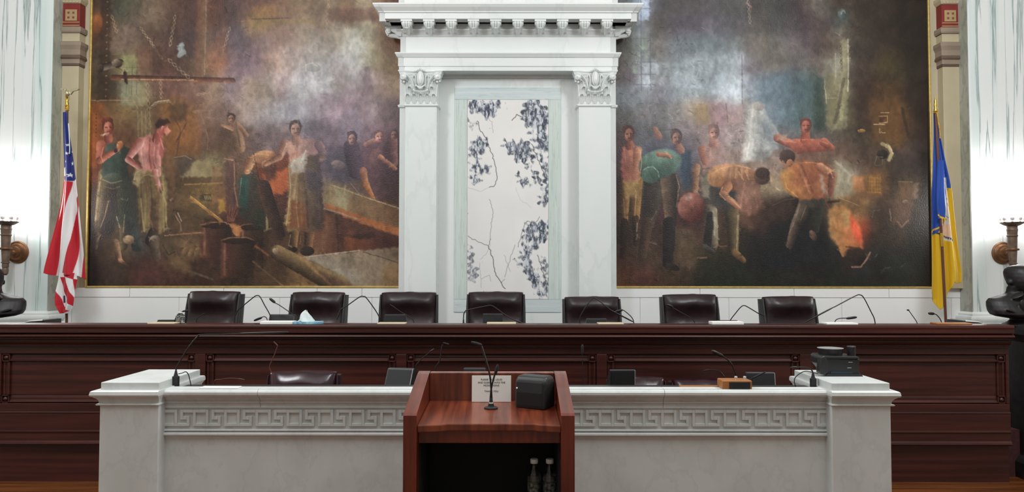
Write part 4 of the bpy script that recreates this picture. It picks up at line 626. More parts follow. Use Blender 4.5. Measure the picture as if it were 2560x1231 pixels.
def paint_marble():
    """the book-matched veined marble slab in the middle"""
    c = Canvas(1166, 248, 1373, 750, 1.0, 8)
    c.fill((232, 230, 228)); c.C += (7 * c.noise(90, 90, 3, 1))[..., None]
    base = c.noise(16, 26, 5, 2); fine = c.noise(5, 12, 4, 3); thin = c.noise(7, 18, 3, 7); wide = c.noise(13, 24, 3, 12)
    def patch(pts, soft=9, k=1.):
        m = Canvas(c.x0, c.y0, c.x1, c.y1, 1.0); m.fill((0, 0, 0)); m.poly(pts, (1, 1, 1), soft, 1, None, 5)
        a = m.C[..., 0]; v = np.clip((a * (.75 + 1.1 * base) + .28 * thin - .21) * 3.2, 0, 1)
        t = np.clip(.36 + 1.7 * fine + .7 * thin, 0, 1)[..., None]
        col = np.array((84, 90, 104)) * t + np.array((206, 211, 218)) * (1 - t)
        rg = np.maximum(np.exp(-(thin / .075)**2), np.exp(-(wide / .05)**2))[..., None] * .85
        col = col * (1 - rg) + np.array((44, 50, 62)) * rg
        c.C[:] = c.C * (1 - (v * k)[..., None]) + col * (v * k)[..., None]
    patch([(1166, 250), (1225, 252), (1250, 256), (1262, 270), (1240, 285), (1215, 292), (1195, 285), (1172, 270)])
    patch([(1172, 360), (1195, 345), (1215, 350), (1218, 370), (1200, 385), (1190, 400), (1172, 390)])
    patch([(1172, 405), (1200, 412), (1230, 412), (1228, 430), (1200, 435), (1192, 460), (1178, 455)])
    patch([(1166, 300), (1185, 298), (1195, 318), (1172, 322)], 7, .6)
    patch([(1318, 250), (1350, 250), (1372, 275), (1372, 375), (1355, 400), (1345, 370), (1330, 340), (1312, 310), (1306, 290)])
    patch([(1256, 352), (1275, 358), (1310, 352), (1330, 375), (1338, 405), (1310, 400), (1295, 405), (1275, 385)])
    patch([(1305, 395), (1330, 415), (1345, 440), (1360, 460), (1345, 462), (1320, 430)], 6)
    patch([(1293, 435), (1315, 445), (1340, 458), (1325, 470), (1296, 460)], 6, .9)
    patch([(1350, 380), (1373, 400), (1373, 510), (1352, 515), (1350, 480), (1366, 460)], 6, .9)
    patch([(1320, 562), (1372, 558), (1372, 600), (1350, 612), (1340, 635), (1325, 650), (1310, 640), (1302, 625)])
    patch([(1302, 615), (1325, 640), (1345, 690), (1372, 712), (1372, 748), (1350, 745), (1325, 700), (1305, 665)])
    patch([(1355, 640), (1373, 660), (1373, 715), (1362, 700)], 6, .8)
    patch([(1170, 610), (1182, 640), (1192, 690), (1178, 712), (1168, 700)], 6, .7)
    patch([(1288, 652), (1298, 655), (1298, 666), (1290, 664)], 3)
    r = np.random.default_rng(3)
    def vein(p, w, a):
        q = [p[0]]
        for s0, e0 in zip(p[:-1], p[1:]):
            n = max(2, int(math.hypot(e0[0] - s0[0], e0[1] - s0[1]) / 5))
            for i in range(1, n + 1):
                t = i / n; q.append((s0[0] + (e0[0] - s0[0]) * t + r.normal(0, 1.0), s0[1] + (e0[1] - s0[1]) * t + r.normal(0, 1.0)))
        c.line(q, w * .8, (74, 72, 76), 1.2, a)
    vein([(1190, 302), (1200, 325), (1216, 350), (1222, 372), (1232, 390), (1238, 420), (1242, 445), (1238, 465), (1222, 470)], 2, .85)
    vein([(1222, 500), (1228, 520), (1232, 535), (1228, 560), (1224, 600)], 1.4, .6); vein([(1168, 592), (1190, 605), (1220, 618), (1225, 600)], 1.6, .75); vein([(1220, 618), (1232, 650), (1236, 680), (1252, 710), (1262, 722)], 2.2, .85); vein([(1252, 710), (1262, 700)], 1.4, .6)
    vein([(1262, 695), (1272, 660), (1288, 615)], 1.3, .6); vein([(1296, 620), (1310, 570), (1318, 555)], 1.6, .7); vein([(1318, 555), (1340, 558), (1350, 545)], 1.5, .7); vein([(1260, 640), (1275, 680)], 1, .5); vein([(1280, 300), (1292, 285), (1306, 290)], 2.4, .8)
    vein([(1330, 360), (1340, 385), (1352, 410), (1368, 450)], 2, .8); vein([(1260, 345), (1275, 370)], 1.6, .7); vein([(1345, 640), (1358, 680), (1366, 705)], 2, .75); vein([(1210, 280), (1228, 305), (1232, 330)], 1.1, .45); vein([(1202, 700), (1222, 690), (1226, 705)], 1, .5); vein([(1198, 660), (1202, 720)], .9, .45); vein([(1168, 470), (1200, 480), (1222, 470)], .9, .35)
    vein([(1225, 615), (1218, 635), (1200, 650)], .9, .4); vein([(1290, 470), (1300, 500), (1330, 520)], .8, .25)
    return c

def paint_flag():
    """red and white stripes below a blue starred field"""
    c = Canvas(110, 268, 226, 795, .6, 2); W_, R_, B_ = (226, 224, 224), (186, 30, 44), (40, 50, 118)
    c.fill(W_)
    c.poly([(150, 455), (184, 456), (181, 470), (166, 560), (138, 690), (100, 690), (120, 560)], R_, .6, 1, None, 0)
    c.poly([(203, 490), (206, 500), (201, 600), (183, 700), (160, 692), (182, 600), (190, 540)], R_, .6, 1, None, 0)
    c.poly([(214, 640), (226, 640), (226, 740), (186, 740), (182, 698), (204, 702), (210, 660)], R_, .6, 1, None, 0)
    c.poly([(152, 262), (180, 262), (206, 370), (212, 448), (196, 452), (168, 456), (156, 420), (152, 300)], B_, .6, 1, None, 0)
    c.poly([(161, 421), (168, 420), (169, 442), (160, 442)], W_, .6, 1, None, 0); c.poly([(150, 440), (163, 442), (163, 458), (150, 470)], R_, .6, 1, None, 0)
    def star(x, y, r):
        c.poly([(x + (r if k % 2 == 0 else r * .4) * math.sin(k * math.pi / 5), y - (r if k % 2 == 0 else r * .4) * math.cos(k * math.pi / 5)) for k in range(10)], (236, 236, 236), .4, 1, None, 0)
    for s0 in ((179, 440, 6.5), (185, 411, 6.2), (172, 386, 5), (174, 365, 4.5), (170, 406, 3.2), (187, 383, 3)): star(*s0)
    c.poly([(150, 694), (163, 694), (170, 720), (184, 745), (185, 770), (173, 760), (160, 730)], R_, .6, 1, None, 0)
    c.poly([(138, 725), (146, 738), (160, 768), (172, 778), (150, 795), (130, 795)], R_, .6, 1, None, 0)
    c.poly([(157, 741), (162, 740), (162, 758), (157, 759)], (52, 44, 72), .6, 1, None, 0)
    return c

def paint_banner():
    """blue and gold banner with a pale emblem"""
    c = Canvas(2315, 278, 2415, 790, .6, 2); Bl, Go = (34, 74, 164), (214, 172, 26)
    c.fill(Go)
    c.poly([(2325, 275), (2346, 275), (2362, 340), (2372, 400), (2376, 470), (2366, 468), (2364, 545), (2349, 548), (2348, 566), (2326, 580), (2315, 585), (2315, 400)], Bl, .6, 1, None, 0)
    c.poly([(2358, 444), (2366, 442), (2370, 480), (2374, 540), (2380, 598), (2381, 606), (2356, 598), (2352, 575), (2362, 552), (2362, 480)], (212, 204, 196), 1, 1, None, 0)
    c.poly([(2358, 560), (2378, 560), (2380, 592), (2358, 590)], (226, 186, 150), 1.5, .9, None, 0)
    for k in range(7): c.line([(2361 + (k % 3) * 4, 452 + 14 * k), (2368 + (k % 2) * 3, 460 + 14 * k)], 2, (120, 126, 150), 1, .7)
    c.line([(2340, 581), (2358, 589), (2380, 600)], 4.5, (44, 46, 78), .8, .9)
    for k in range(6): c.line([(2362 + 3 * k, 591 + 1.5 * k), (2362 + 3 * k, 595 + 1.5 * k)], 1, (220, 214, 200), .5, .9)
    c.poly([(2327, 582), (2348, 568), (2346, 577), (2330, 592)], (52, 74, 150), .8, 1, None, 0); c.line([(2326, 579), (2350, 566)], 4, (222, 176, 30), .8, 1)
    c.line([(2345, 537), (2364, 548)], 4.5, (226, 182, 34), .8, 1)
    return c

# ------------------------------------------------------------------ room shell
WY = 8.0                                             # face of the back wall
b = MB(); b.box(-8.2, 8.2, -6.2, 8.2, -.2, 0); struct(b.build('floor', M['floor']))
b = MB(); b.box(-8.2, 8.2, WY, 8.2, -.2, 7.0); struct(b.build('wall_back', M['wall']))
b = MB(); b.box(-8.2, -8.0, -6.2, WY, -.2, 7.0); struct(b.build('wall_left', M['plaster_white']))
b = MB(); b.box(8.0, 8.2, -6.2, WY, -.2, 7.0); struct(b.build('wall_right', M['plaster_white']))
b = MB(); b.box(-8.0, 8.0, -6.2, -6.0, -.2, 7.0); struct(b.build('wall_front', M['plaster_white']))
b = MB(); b.box(-8.2, 8.2, -6.2, 8.2, 7.0, 7.2); struct(b.build('ceiling', M['plaster_white']))
PLAT = .36
b = MB(); b.box(-7.9, 7.9, 5.86, WY - .01, 0.0, PLAT); o = struct(b.build('trim_1', M['carpet']))

# white marble wainscot under each painting: a ledge course over tall slabs, open joints between stones
def wainscot(name, px0, px1, joints_top, joints_low):
    y0 = WY - .045; x0, x1 = XP(px0, y0), XP(px1, y0); zt, zm = ZP(721, y0), ZP(744.5, y0); g = .0022
    b = MB(); xs = [x0] + [XP(j, y0) for j in joints_top] + [x1]
    for a, c in zip(xs[:-1], xs[1:]): b.box(a + g, c - g, y0, WY - .001, zm + g, zt)
    xs = [x0] + [XP(j, y0) for j in joints_low] + [x1]
    for a, c in zip(xs[:-1], xs[1:]): b.box(a + g, c - g, y0 + .004, WY - .001, PLAT, zm - g)
    b.box(x0, x1, y0 + .012, WY - .001, PLAT, zt - .004)
    return struct(b.build(name, M['marble_plain'], bevel=.0015, seg=1))
wainscot('trim_2', 130, 1004, [325, 560, 793, 905], [180, 448, 700, 930])
wainscot('trim_3', 1536, 2420, [1750, 1985, 2222], [1600, 1822, 2104, 2378])

# ------------------------------------------------------------------ the two murals
def mural(name, label, canvas, px0, px1, gold_px, parts):
    yc = WY - .03; z0 = ZP(717.5, yc); t = thing(name, label, 'painting', (XP((px0 + px1) / 2, yc), yc, z0))
    A = P(canvas.x0, canvas.y0, yc); B = P(canvas.x1, canvas.y1, yc); xa, xb = XP(canvas.x0, yc, 400), XP(canvas.x1, yc, 400)
    def place(x, y):
        u = (x - canvas.x0) / (canvas.x1 - canvas.x0); v = (y - canvas.y0) / (canvas.y1 - canvas.y0)
        return (xa + (xb - xa) * u, yc, A.z + (B.z - A.z) * v)
    surface('canvas', canvas, place, M['canvas'], t)
    b = MB(); b.box(xa + .005, xb - .005, yc + .006, WY - .002, B.z + .01, A.z - .01); b.build('stretcher', M['wood_light'], t)
    gx = XP(gold_px, yc - .015, 400); gz = ZP(718.5, yc - .015); w = .022
    b = MB(); s = 1 if gold_px < 1000 else -1
    b.box(min(gx, gx - s * w), max(gx, gx - s * w), yc - .02, WY - .002, gz - .012, A.z); b.build('side_moulding', M['gold'], t, bevel=.004)
    b = MB(); xi = (xb if s > 0 else xa)
    b.box(min(gx, xi), max(gx, xi), yc - .02, WY - .002, gz - .012, gz + .010); b.build('bottom_moulding', M['gold'], t, bevel=.004)
    return t
mural('mural', 'large oil mural of forge workers with barrels and a steel plate, left of the surround', paint_forge(), 218, 1012, 223, None)
mural('mural', 'large oil mural of foundry men and a glowing crucible, right of the surround', paint_foundry(), 1532, 2330, 2326, None)

# ------------------------------------------------------------------ marble surround in the middle of the wall
t = thing('marble_surround', 'tall white marble wall surround with pilasters, carved capitals and a veined central panel', 'wall surround', (XP(1269, 7.72), 7.85, PLAT))
YF, YB, YP = 7.70, 7.78, 7.88                        # front order, set-back order, field between the pilasters
def X7(px, y=None): return XP(px, y or YF, 400)
b = MB(); b.box(X7(1086, YP), X7(1452, YP), YP, WY - .002, PLAT, ZP(176, YP)); 
b.box(X7(1100, YP), X7(1440, YP), YP - .03, WY - .01, ZP(194, YP - .03), ZP(181.5, YP - .03)); b.box(X7(1100, YP), X7(1440, YP), YP - .05, WY - .01, ZP(188, YP - .03), ZP(181.5, YP - .03))
b.build('field_slab', M['marble'], t, bevel=.003)
for px0, px1, ps0, ps1 in ((1012, 1091, 998, 1095), (1447, 1527, 1443, 1540)):
    b = MB(); b.box(X7(ps0, YB), X7(ps1, YB), YB, WY - .002, PLAT, ZP(176, YB)); b.box(X7(px0), X7(px1), YF, YB + .01, PLAT, ZP(262, YF))
    b.mould(X7(px0), X7(px1), YF, YB, [(.0, ZP(268, YF)), (.012, ZP(266, YF)), (.016, ZP(263, YF)), (.010, ZP(260.5, YF)), (.0, ZP(260, YF))])
    b.mould(X7(ps0, YB), X7(ps1, YB), YB, 7.945, [(.0, ZP(271, YB)), (.014, ZP(269, YB)), (.018, ZP(264, YB)), (.0, ZP(261, YB))])
    b.mould(X7(px0), X7(px1), YF, YB, [(.05, PLAT + .002), (.05, PLAT + .24), (.035, PLAT + .27), (.04, PLAT + .30), (.0, PLAT + .34)])
    b.build('pilaster', M['marble'], t, bevel=.002)
# Corinthian capitals
def capital(px0, px1):
    xl, xr = X7(px0), X7(px1); cx = (xl + xr) / 2; hw = (xr - xl) / 2; zb, zt = ZP(260, YF), ZP(186, YF); H = zt - zb; b = MB()
    rr = []
    for k in range(7):
        u = k / 6; o = .004 + .030 * u**2.2; rr.append([(cx - hw * .98 - o, YB, zb + H * u), (cx - hw * .98 - o, YF - o, zb + H * u), (cx + hw * .98 + o, YF - o, zb + H * u), (cx + hw * .98 + o, YB, zb + H * u)])
    b.rings(rr)
    za, zc = ZP(188, YF - .05), ZP(176.5, YF - .05)    # concave abacus
    def abac(o, z):
        f = []
        for i in range(13):
            v = i / 12 * 2 - 1; f.append((cx + v * (hw + .055 + o), YF - .035 - o - .03 * v * v, z))
        return [(cx - hw - .055 - o, YB, z)] + f + [(cx + hw + .055 + o, YB, z)]
    b.rings([abac(-.012, za), abac(0, za + (zc - za) * .35), abac(0, za + (zc - za) * .6), abac(.01, za + (zc - za) * .75), abac(.01, zc)])
    for s in (-1, 1):                                  # volutes with a wound edge
        c = Vector((cx + s * (hw + .012), YF - .055, ZP(196, YF))); r = .037
        b.lathe([(r * .2, 0), (r, 0), (r, .012), (r * .75, .02), (r * .72, .016), (r * .3, .024), (.002, .03)], n=20, M=Matrix.Translation(c) @ Matrix.Rotation(math.radians(s * 18), 4, 'Z') @ Matrix.Rotation(math.pi / 2, 4, 'X'))
        b.box(c.x - .03, c.x + .03, YF - .05, YB, c.z - .03, c.z + .03)
        b.tube(spline([(cx + s * hw * .40, YF - .03, zb + H * .45), (cx + s * hw * .55, YF - .042, zb + H * .75), (c.x - s * .02, YF - .06, c.z + r * .9), (c.x + s * .012, YF - .062, c.z + r)]), .007, 6)
        b.tube(spline([(cx + s * hw * .36, YF - .03, zb + H * .45), (cx + s * hw * .30, YF - .05, zb + H * .82), (cx + s * hw * .42, YF - .045, zb + H * .95), (cx + s * hw * .5, YF - .045, zb + H * .86)]), .006, 6)
        b.ell((c.x - s * .004, YF - .045, c.z - r - .012), (.012, .012, .016)); b.ell((c.x + s * .022, YF - .045, c.z - r - .006), (.010, .010, .012)); b.ell((c.x - s * .028, YF - .04, c.z - r - .006), (.009, .009, .012))
    def leaf(x, z, w, h, out, tip):
        rr = []
        for k in range(9):
            u = k / 8; wv = w * (math.sin(math.pi * (.22 + .70 * u)))**.7 * (1 + .10 * math.cos(u * 19)); y = YF - .006 - .03 * u - out * max(0, u - .55)**1.6 * 3; zz = z + h * (u - tip * max(0, u - .82) * 2.2)
            rr.append([(x - wv, y + .012, zz), (x - wv * .62, y - .004, zz + .002), (x - wv * .30, y + .002, zz), (x - wv * .10, y - .008, zz + .003), (x + wv * .10, y - .008, zz + .003), (x + wv * .30, y + .002, zz), (x + wv * .62, y - .004, zz + .002), (x + wv, y + .012, zz), (x, y + .022, zz)])
        b.rings(rr)
    for k in (-1.0, -.5, 0, .5, 1.0): leaf(cx + k * hw * .82, zb, hw * .19, H * .34, .03, .45)
    for k in (-.72, -.27, .27, .72): leaf(cx + k * hw * .98, zb + H * .10, hw * .19, H * .52, .05, .5)
    for k in (-1, 1): leaf(cx + k * hw * .86, zb + H * .30, hw * .15, H * .52, .05, .5)
    b.ell((cx, YF - .075, ZP(200, YF)), (.026, .022, .068)); b.ell((cx, YF - .065, ZP(200, YF)), (.038, .016, .078))
    for k in range(-2, 3): b.ell((cx + .014 * k, YF - .075, ZP(177 + 1.5 * abs(k), YF)), (.007, .012, .022), Matrix.Rotation(-.35 * k, 4, 'Y'))
    for k in range(-3, 4): b.ell((cx + .013 * k, YF - .07, ZP(224 - .6 * k * k, YF)), (.008, .012, .018), Matrix.Rotation(.3 * k, 4, 'Y'))
    b.tube(spline([(cx - hw * .42, YF - .05, zb + H * .40), (cx - .02, YF - .068, zb + H * .37), (cx + .02, YF - .068, zb + H * .37), (cx + hw * .42, YF - .05, zb + H * .40)]), .007, 6)
    for s in (-1, 1): b.ell((cx + s * hw * .42, YF - .05, zb + H * .42), (.014, .012, .012))
    return b.build('capital', M['marble'], t, True, auto=50)
capital(1012, 1091); capital(1447, 1527)
# entablature: two superimposed orders, each carried round the front and the returns
def entab(px0, px1, yf, back):
    xl, xr = X7(px0, yf), X7(px1, yf); z = lambda py, o=0.: ZP(py, yf - o); b = MB()
    b.mould(xl, xr, yf, 7.966, [(.012, z(178)), (.012, z(167.5)), (.02, z(167)), (.02, z(146)), (.028, z(145)), (.045, z(138.5)), (.05, z(137)), (.05, z(134)), (.0, z(133))])
    b.build('architrave', M['marble'], t, bevel=.0015)
    b = MB(); b.mould(xl, xr, yf, 7.966, [(0, z(134)), (0, z(93)), (.008, z(92)), (.012, z(88.5)), (.03, z(81)), (.045, z(79)), (.045, z(76)), (.02, z(75.4)), (.02, ZP(47, YF - .19) + .008)])
    b.build('frieze', M['marble'], t, bevel=.0015)
    o0 = .19; zs = ZP(47, YF - .19) + .006
    b = MB(); b.mould(xl, xr, yf, 7.966, [(.02, zs), (o0 - .03, zs), (o0 - .03, zs - .006), (o0, zs - .006), (o0, ZP(33, yf - o0)), (o0 + .012, ZP(31.5, yf - o0)), (o0 + .012, ZP(29, yf - o0)), (o0 + .02, ZP(27, yf - o0)), (o0 + .045, ZP(21, yf - o0)), (o0 + .055, ZP(17, yf - o0)), (o0 + .06, ZP(15.5, yf - o0)), (o0 + .06, ZP(12, yf - o0)), (o0 - .02, ZP(11, yf - o0)), (o0 - .02, ZP(6.5, yf - o0)), (.02, ZP(6, yf - o0))])
    b.build('cornice', M['marble'], t, bevel=.0015)
entab(1013, 1527, YF, 0); entab(999, 1541, YB, 1)
b = MB(); b.box(X7(1008, YF + .02), X7(1532, YF + .02), YF + .02, 7.966, ZP(8, YF), 5.6); b.box(X7(994, YB), X7(1546, YB), YB, 7.966, ZP(8, YF), 5.6); b.build('attic_block', M['marble'], t, bevel=.003)
def bracket(cx, yb, dirx=0, sgn=1):
    """scrolled modillion; profile runs outwards from the frieze"""
    zt = ZP(47, YF - .19) + .008; h = .108; L = .158; b = MB()
    pr = [(0, zt), (L, zt), (L, zt - .036)]
    for k in range(8):
        a = k / 7 * math.pi * .95; pr.append((L - .022 + .022 * math.cos(a) - .004 * k / 7, zt - .046 - .034 * math.sin(a) ))
    pr += [(L * .62, zt - .062), (L * .42, zt - .076), (L * .26, zt - h + .004), (.012, zt - h), (0, zt - h)]
    wd = .046
    b.prism([(-p, z) for p, z in pr], -wd, wd, 'x')
    b.box(-wd - .012, wd + .012, -L - .010, 0, zt - .030, zt)
    for k in (-1, 0, 1): b.tube([(k * .026, -L + .004, zt - .03), (k * .026, -L - .006, zt - .052), (k * .024, -L + .004, zt - .078), (k * .022, -L + .02, zt - .090)], .011, 8)
    b.tube(spline([(0, -L * .9, zt - .076), (0, -L * .7, zt - .090), (0, -L * .35, zt - .100), (0, -.01, zt - h - .006)]), .026, 8, .018)
    for s in (-1, 1): b.lathe([(.004, 0), (.021, 0), (.021, .006), (.010, .010), (.003, .010)], n=14, M=Matrix.Translation((s * wd, -L + .026, zt - .042)) @ Matrix.Rotation(s * math.pi / 2, 4, 'Y'))
    bmesh.ops.transform(b.b, matrix=Matrix.Translation((cx, yb, 0)) @ Matrix.Rotation(dirx, 4, 'Z'), verts=b.b.verts)
    return b.build('bracket', M['marble'], t, True, auto=35)
for k in range(10): bracket(XP(1018 + 55.3 * k, YF - .1, 60), YF - .015)
bracket(X7(1002, YB), 7.80, -math.pi / 2); bracket(X7(1538, YB), 7.80, math.pi / 2)
# veined panel with its green border
yb_ = YP - .008
b = MB(); x0, x1, x2, x3 = (XP(p, yb_, 450) for p in (1136, 1168, 1371, 1402)); z0, z1, z2, z3 = (ZP(p, yb_) for p in (781, 748, 250, 219)); g = .0015
b.box(x0, x1 - g, yb_, YP + .01, z1 - g, z2 + g); b.build('panel_border', M['marble_green'], t)
b = MB(); b.box(x2 + g, x3, yb_, YP + .01, z1 - g, z2 + g); b.build('panel_border', M['marble_green'], t)
for za, zb in ((z0, z1 - 2 * g), (z2 + 2 * g, z3)):
    b = MB(); b.box(x0, x1 - g, yb_, YP + .01, za, zb); b.box(x1 + g, x2 - g, yb_, YP + .01, za, zb); b.box(x2 + g, x3, yb_, YP + .01, za, zb); b.box(x0 + .001, x3 - .001, yb_ + .001, YP + .01, za + .001, zb - .001)
    b.build('panel_border', M['marble_green_across'], t)
cv = paint_marble()
surface('veined_panel', cv, lambda x, y: (x1 + g + (x2 - x1 - 2 * g) * (x - cv.x0) / (cv.x1 - cv.x0), yb_ - .002, z2 + (z1 - z2) * (y - cv.y0) / (cv.y1 - cv.y0)), M['slab'], t)
b = MB(); b.box(x1 + g, x2 - g, yb_ - .001, YP + .01, z1, z2); b.build('panel_backing', M['marble'], t)

# ------------------------------------------------------------------ painted corner pilasters beside the murals
def corner_pilaster(label, pxa, pxb, s):
    yf = 7.90; xl, xr = sorted((XP(pxa, yf, 400), XP(pxb, yf, 400))); z = lambda p: ZP(p, yf); zt = ZP(721, yf)
    t = thing('painted_pilaster', label, 'pilaster', ((xl + xr) / 2, yf, zt)); kw = dict(sl=0 if s > 0 else 1, sr=0 if s < 0 else 1)
    b = MB(); b.box(xl, xr, yf, WY - .001, zt, z(161)); b.build('shaft', M['beige'], t, bevel=.003)
    b = MB(); b.mould(xl, xr, yf, WY - .001, [(.0, z(166)), (.004, z(161)), (.012, z(160)), (.012, z(149)), (.028, z(148))], **kw); b.mould(xl, xr, yf, WY - .001, [(.016, z(141)), (.024, z(139)), (.024, z(126)), (.034, z(120)), (.042, z(116)), (.042, z(108)), (.030, z(106))], **kw); b.build('capital', M['beige_dark'], t, bevel=.002)
    b = MB(); b.mould(xl, xr, yf, WY - .001, [(.028, z(148)), (.032, z(146)), (.028, z(141)), (.016, z(141))], **kw); b.mould(xl, xr, yf, WY - .001, [(.004, z(166)), (.010, z(164)), (.010, z(161.5)), (.004, z(161))], **kw); b.build('capital_band', M['brown_paint'], t)
    b = MB(); b.mould(xl, xr, yf, WY - .001, [(.030, z(106)), (.008, z(104)), (.008, z(84)), (.020, z(84))], **kw); b.build('neck', M['beige'], t)
    b = MB(); b.mould(xl, xr, yf, WY - .001, [(.020, z(84)), (.030, z(80)), (.030, z(71)), (.024, z(69)), (.0, z(69))], **kw); b.build('block_ledge', M['beige_dark'], t)
    b = MB(); b.mould(xl, xr, yf, WY - .001, [(.004, z(69)), (.004, z(11)), (.0, z(10))], **kw); bl = b.build('frieze_block', M['red_paint'], t, bevel=.002)
    b = MB(); yo = yf - .004; cx = (xl + xr) / 2; w = (xr - xl) * .5
    for py in (66, 58): b.box(xl - .002, xr + .002, yo - .006, yo + .01, ZP(py, yo), ZP(py - 2.5, yo))
    c0 = ZP(39, yo); q = .062
    b.box(cx - q, cx + q, yo - .006, yo + .01, c0 - q, c0 + q); sq = b.build('square_panel', M['ochre'], bl, bevel=.003)
    for i in (-1, 1):
        for j in (-1, 1): b = MB(); b.box(cx + i * .026 - .011, cx + i * .026 + .011, yo - .010, yo, c0 + j * .026 - .011, c0 + j * .026 + .011); b.build('stud', M['brown_paint'], sq, bevel=.003)
    b = MB(); b.mould(xl, xr, yf, WY - .001, [(.004, z(10)), (.012, z(9)), (.03, z(2)), (.03, z(-6)), (.0, z(-8)), (.0, z(-60))], **kw)
    for k in range(5): b.box(xl + (xr - xl) * (k + .15) / 5, xl + (xr - xl) * (k + .85) / 5, yf - .022, yf, z(8), z(3))
    b.build('dentil_course', M['beige'], t)
corner_pilaster('beige painted pilaster with a red capital block, between white column and the forge mural', 150, 192, 1)
corner_pilaster('beige painted pilaster with a red capital block, between the foundry mural and white column', 2361, 2402, -1)

# ------------------------------------------------------------------ great marble columns at the sides
def column(label, px, s):
    yf = 7.74; xi = XP(px, yf, 400); xo = xi + s * 1.5; xl, xr = min(xi, xo), max(xi, xo); zb = ZP(783, yf)
    t = thing('marble_column', label, 'column', ((xl + xr) / 2, yf, PLAT))
    b = MB(); b.box(xl, xr, yf, WY - .002, zb - .01, 6.9); b.build('shaft', M['marble_column'], t, bevel=.004)
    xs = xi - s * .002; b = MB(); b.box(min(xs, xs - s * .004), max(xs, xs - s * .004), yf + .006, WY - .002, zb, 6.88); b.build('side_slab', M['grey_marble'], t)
    b = MB(); b.mould(xl, xr, yf, WY - .002, [(.03, ZP(806, yf)), (.055, ZP(801, yf)), (.062, ZP(796, yf)), (.055, ZP(791, yf)), (.03, ZP(789, yf)), (.034, ZP(785, yf)), (.012, ZP(781, yf)), (0, ZP(779, yf))])
    b.mould(xl, xr, yf, WY - .002, [(.10, PLAT), (.10, ZP(822, yf)), (.085, ZP(818, yf)), (.05, ZP(808, yf)), (.035, ZP(806, yf))]); b.build('base', M['marble'], t, True, auto=50)
column('white marble column with green veins left of the striped flag, at the left edge', 125, -1)
column('white marble column with green veins right of the blue and gold flag, at the right edge', 2426, 1)

# ------------------------------------------------------------------ raised council desk
YD = 5.60
def zd(py, o=0.): return ZP(py, YD - o)
DX0, DX1 = -5.2, XP(2537, YD, 850)
t = thing('council_desk', 'long dark mahogany desk front with moulded top and panels across the room', 'desk', (-.7, 5.7, 0))
b = MB(); b.prism([(YD, zd(814)), (YD - .004, zd(819)), (YD, zd(824)), (YD, zd(834)), (5.78, zd(834)), (5.78, zd(812.5)), (YD + .006, zd(812.5))], DX0, DX1); b.build('ledge', M['wood_dark'], t, bevel=.003)
b = MB(); pr = [(5.70, zd(834))]
for y, o in ((834, .0), (835, .012), (837, .018)): pr.append((YD + .03 - o, zd(y)))
for k in range(7):
    a = k / 6 * math.pi; pr.append((YD + .020 - .026 * math.sin(a), zd(837 + 10 * (1 - math.cos(a)) / 2)))
pr += [(YD + .05, zd(848)), (YD + .05, zd(851)), (YD + .036, zd(852)), (YD + .038, zd(858)), (YD + .05, zd(863)), (YD + .062, zd(865)), (YD + .062, zd(868)), (YD + .055, zd(869)), (YD + .055, zd(871)), (YD + .070, zd(872)), (5.70, zd(872))]
b.prism(pr, DX0, DX1); b.build('cornice_moulding', M['wood_dark'], t)
YPN = 5.70; zp = lambda py: ZP(py, YPN - .03)
b = MB(); b.box(DX0, DX1 - .01, YPN, 5.80, .02, zd(834)); b.box(DX0, DX1, YPN - .03, YPN, zp(886), zd(871)); b.box(DX0, DX1, YPN - .03, YPN, zp(1031), zp(1010))
edges = [(-500, 2), (487, 513), (990, 1016), (1492, 1518), (2001, 2030), (2516, 2560)]
for a, c in edges: b.box(max(DX0, XP(a, YPN - .03, 950)), min(DX1, XP(c, YPN - .03, 950)), YPN - .03, YPN, zp(1010), zp(886))
b.build('frame', M['wood_dark'], t, bevel=.004)
for k in range(5):
    xa, xb = XP(edges[k][1], YPN - .03, 950), XP(edges[k + 1][0], YPN - .03, 950); za, zb_ = zp(1010), zp(886); q = .062
    b = MB(); w = .018                                 # sunk border, four corner squares, raised field
    for (xc, zc) in ((xa, zb_ - q), (xb - q, zb_ - q), (xa, za), (xb - q, za)):
        b.box(xc + .004, xc + q - .004, YPN - .008, YPN + .002, zc + .004, zc + q - .004)
        for (u0, u1, v0, v1) in ((0, q, q - .010, q), (0, q, 0, .010), (0, .010, 0, q), (q - .010, q, 0, q)): b.box(xc + u0, xc + u1, YPN - .024, YPN + .002, zc + v0, zc + v1)
    for (zc) in (zb_ - q, za):
        b.prism([(YPN, zc + .004), (YPN - .020, zc + .004), (YPN - .024, zc + .010), (YPN - .010, zc + .024), (YPN - .010, zc + .040), (YPN - .004, zc + q - .004), (YPN, zc + q - .004)], xa + q, xb - q)
    for (xc) in (xa, xb - q):
        b.prism([(xc + .004, YPN), (xc + .004, YPN - .012), (xc + .020, YPN - .012), (xc + .026, YPN - .004), (xc + .036, YPN - .004), (xc + .042, YPN - .018), (xc + q - .004, YPN - .018), (xc + q - .004, YPN)], za + q, zb_ - q, 'z')
    b.box(xa + q, xb - q, YPN - .002, YPN + .002, za + q, zb_ - q)
    pn = b.build('panel', M['wood_dark'], t, bevel=.002, seg=1)
    for (xc, zc) in ((xa, zb_ - q), (xb - q, zb_ - q), (xa, za), (xb - q, za)):
        b = MB(); b.lathe([(.015, 0), (.015, .006), (.017, .012), (.013, .021), (.006, .026), (.001, .027)], n=16, M=Matrix.Translation((xc + q / 2, YPN - .006, zc + q / 2)) @ Matrix.Rotation(math.pi / 2, 4, 'X')); b.build('rosette', M['wood_dark'], pn, True)
zb2 = lambda py: ZP(py, YPN - .05)
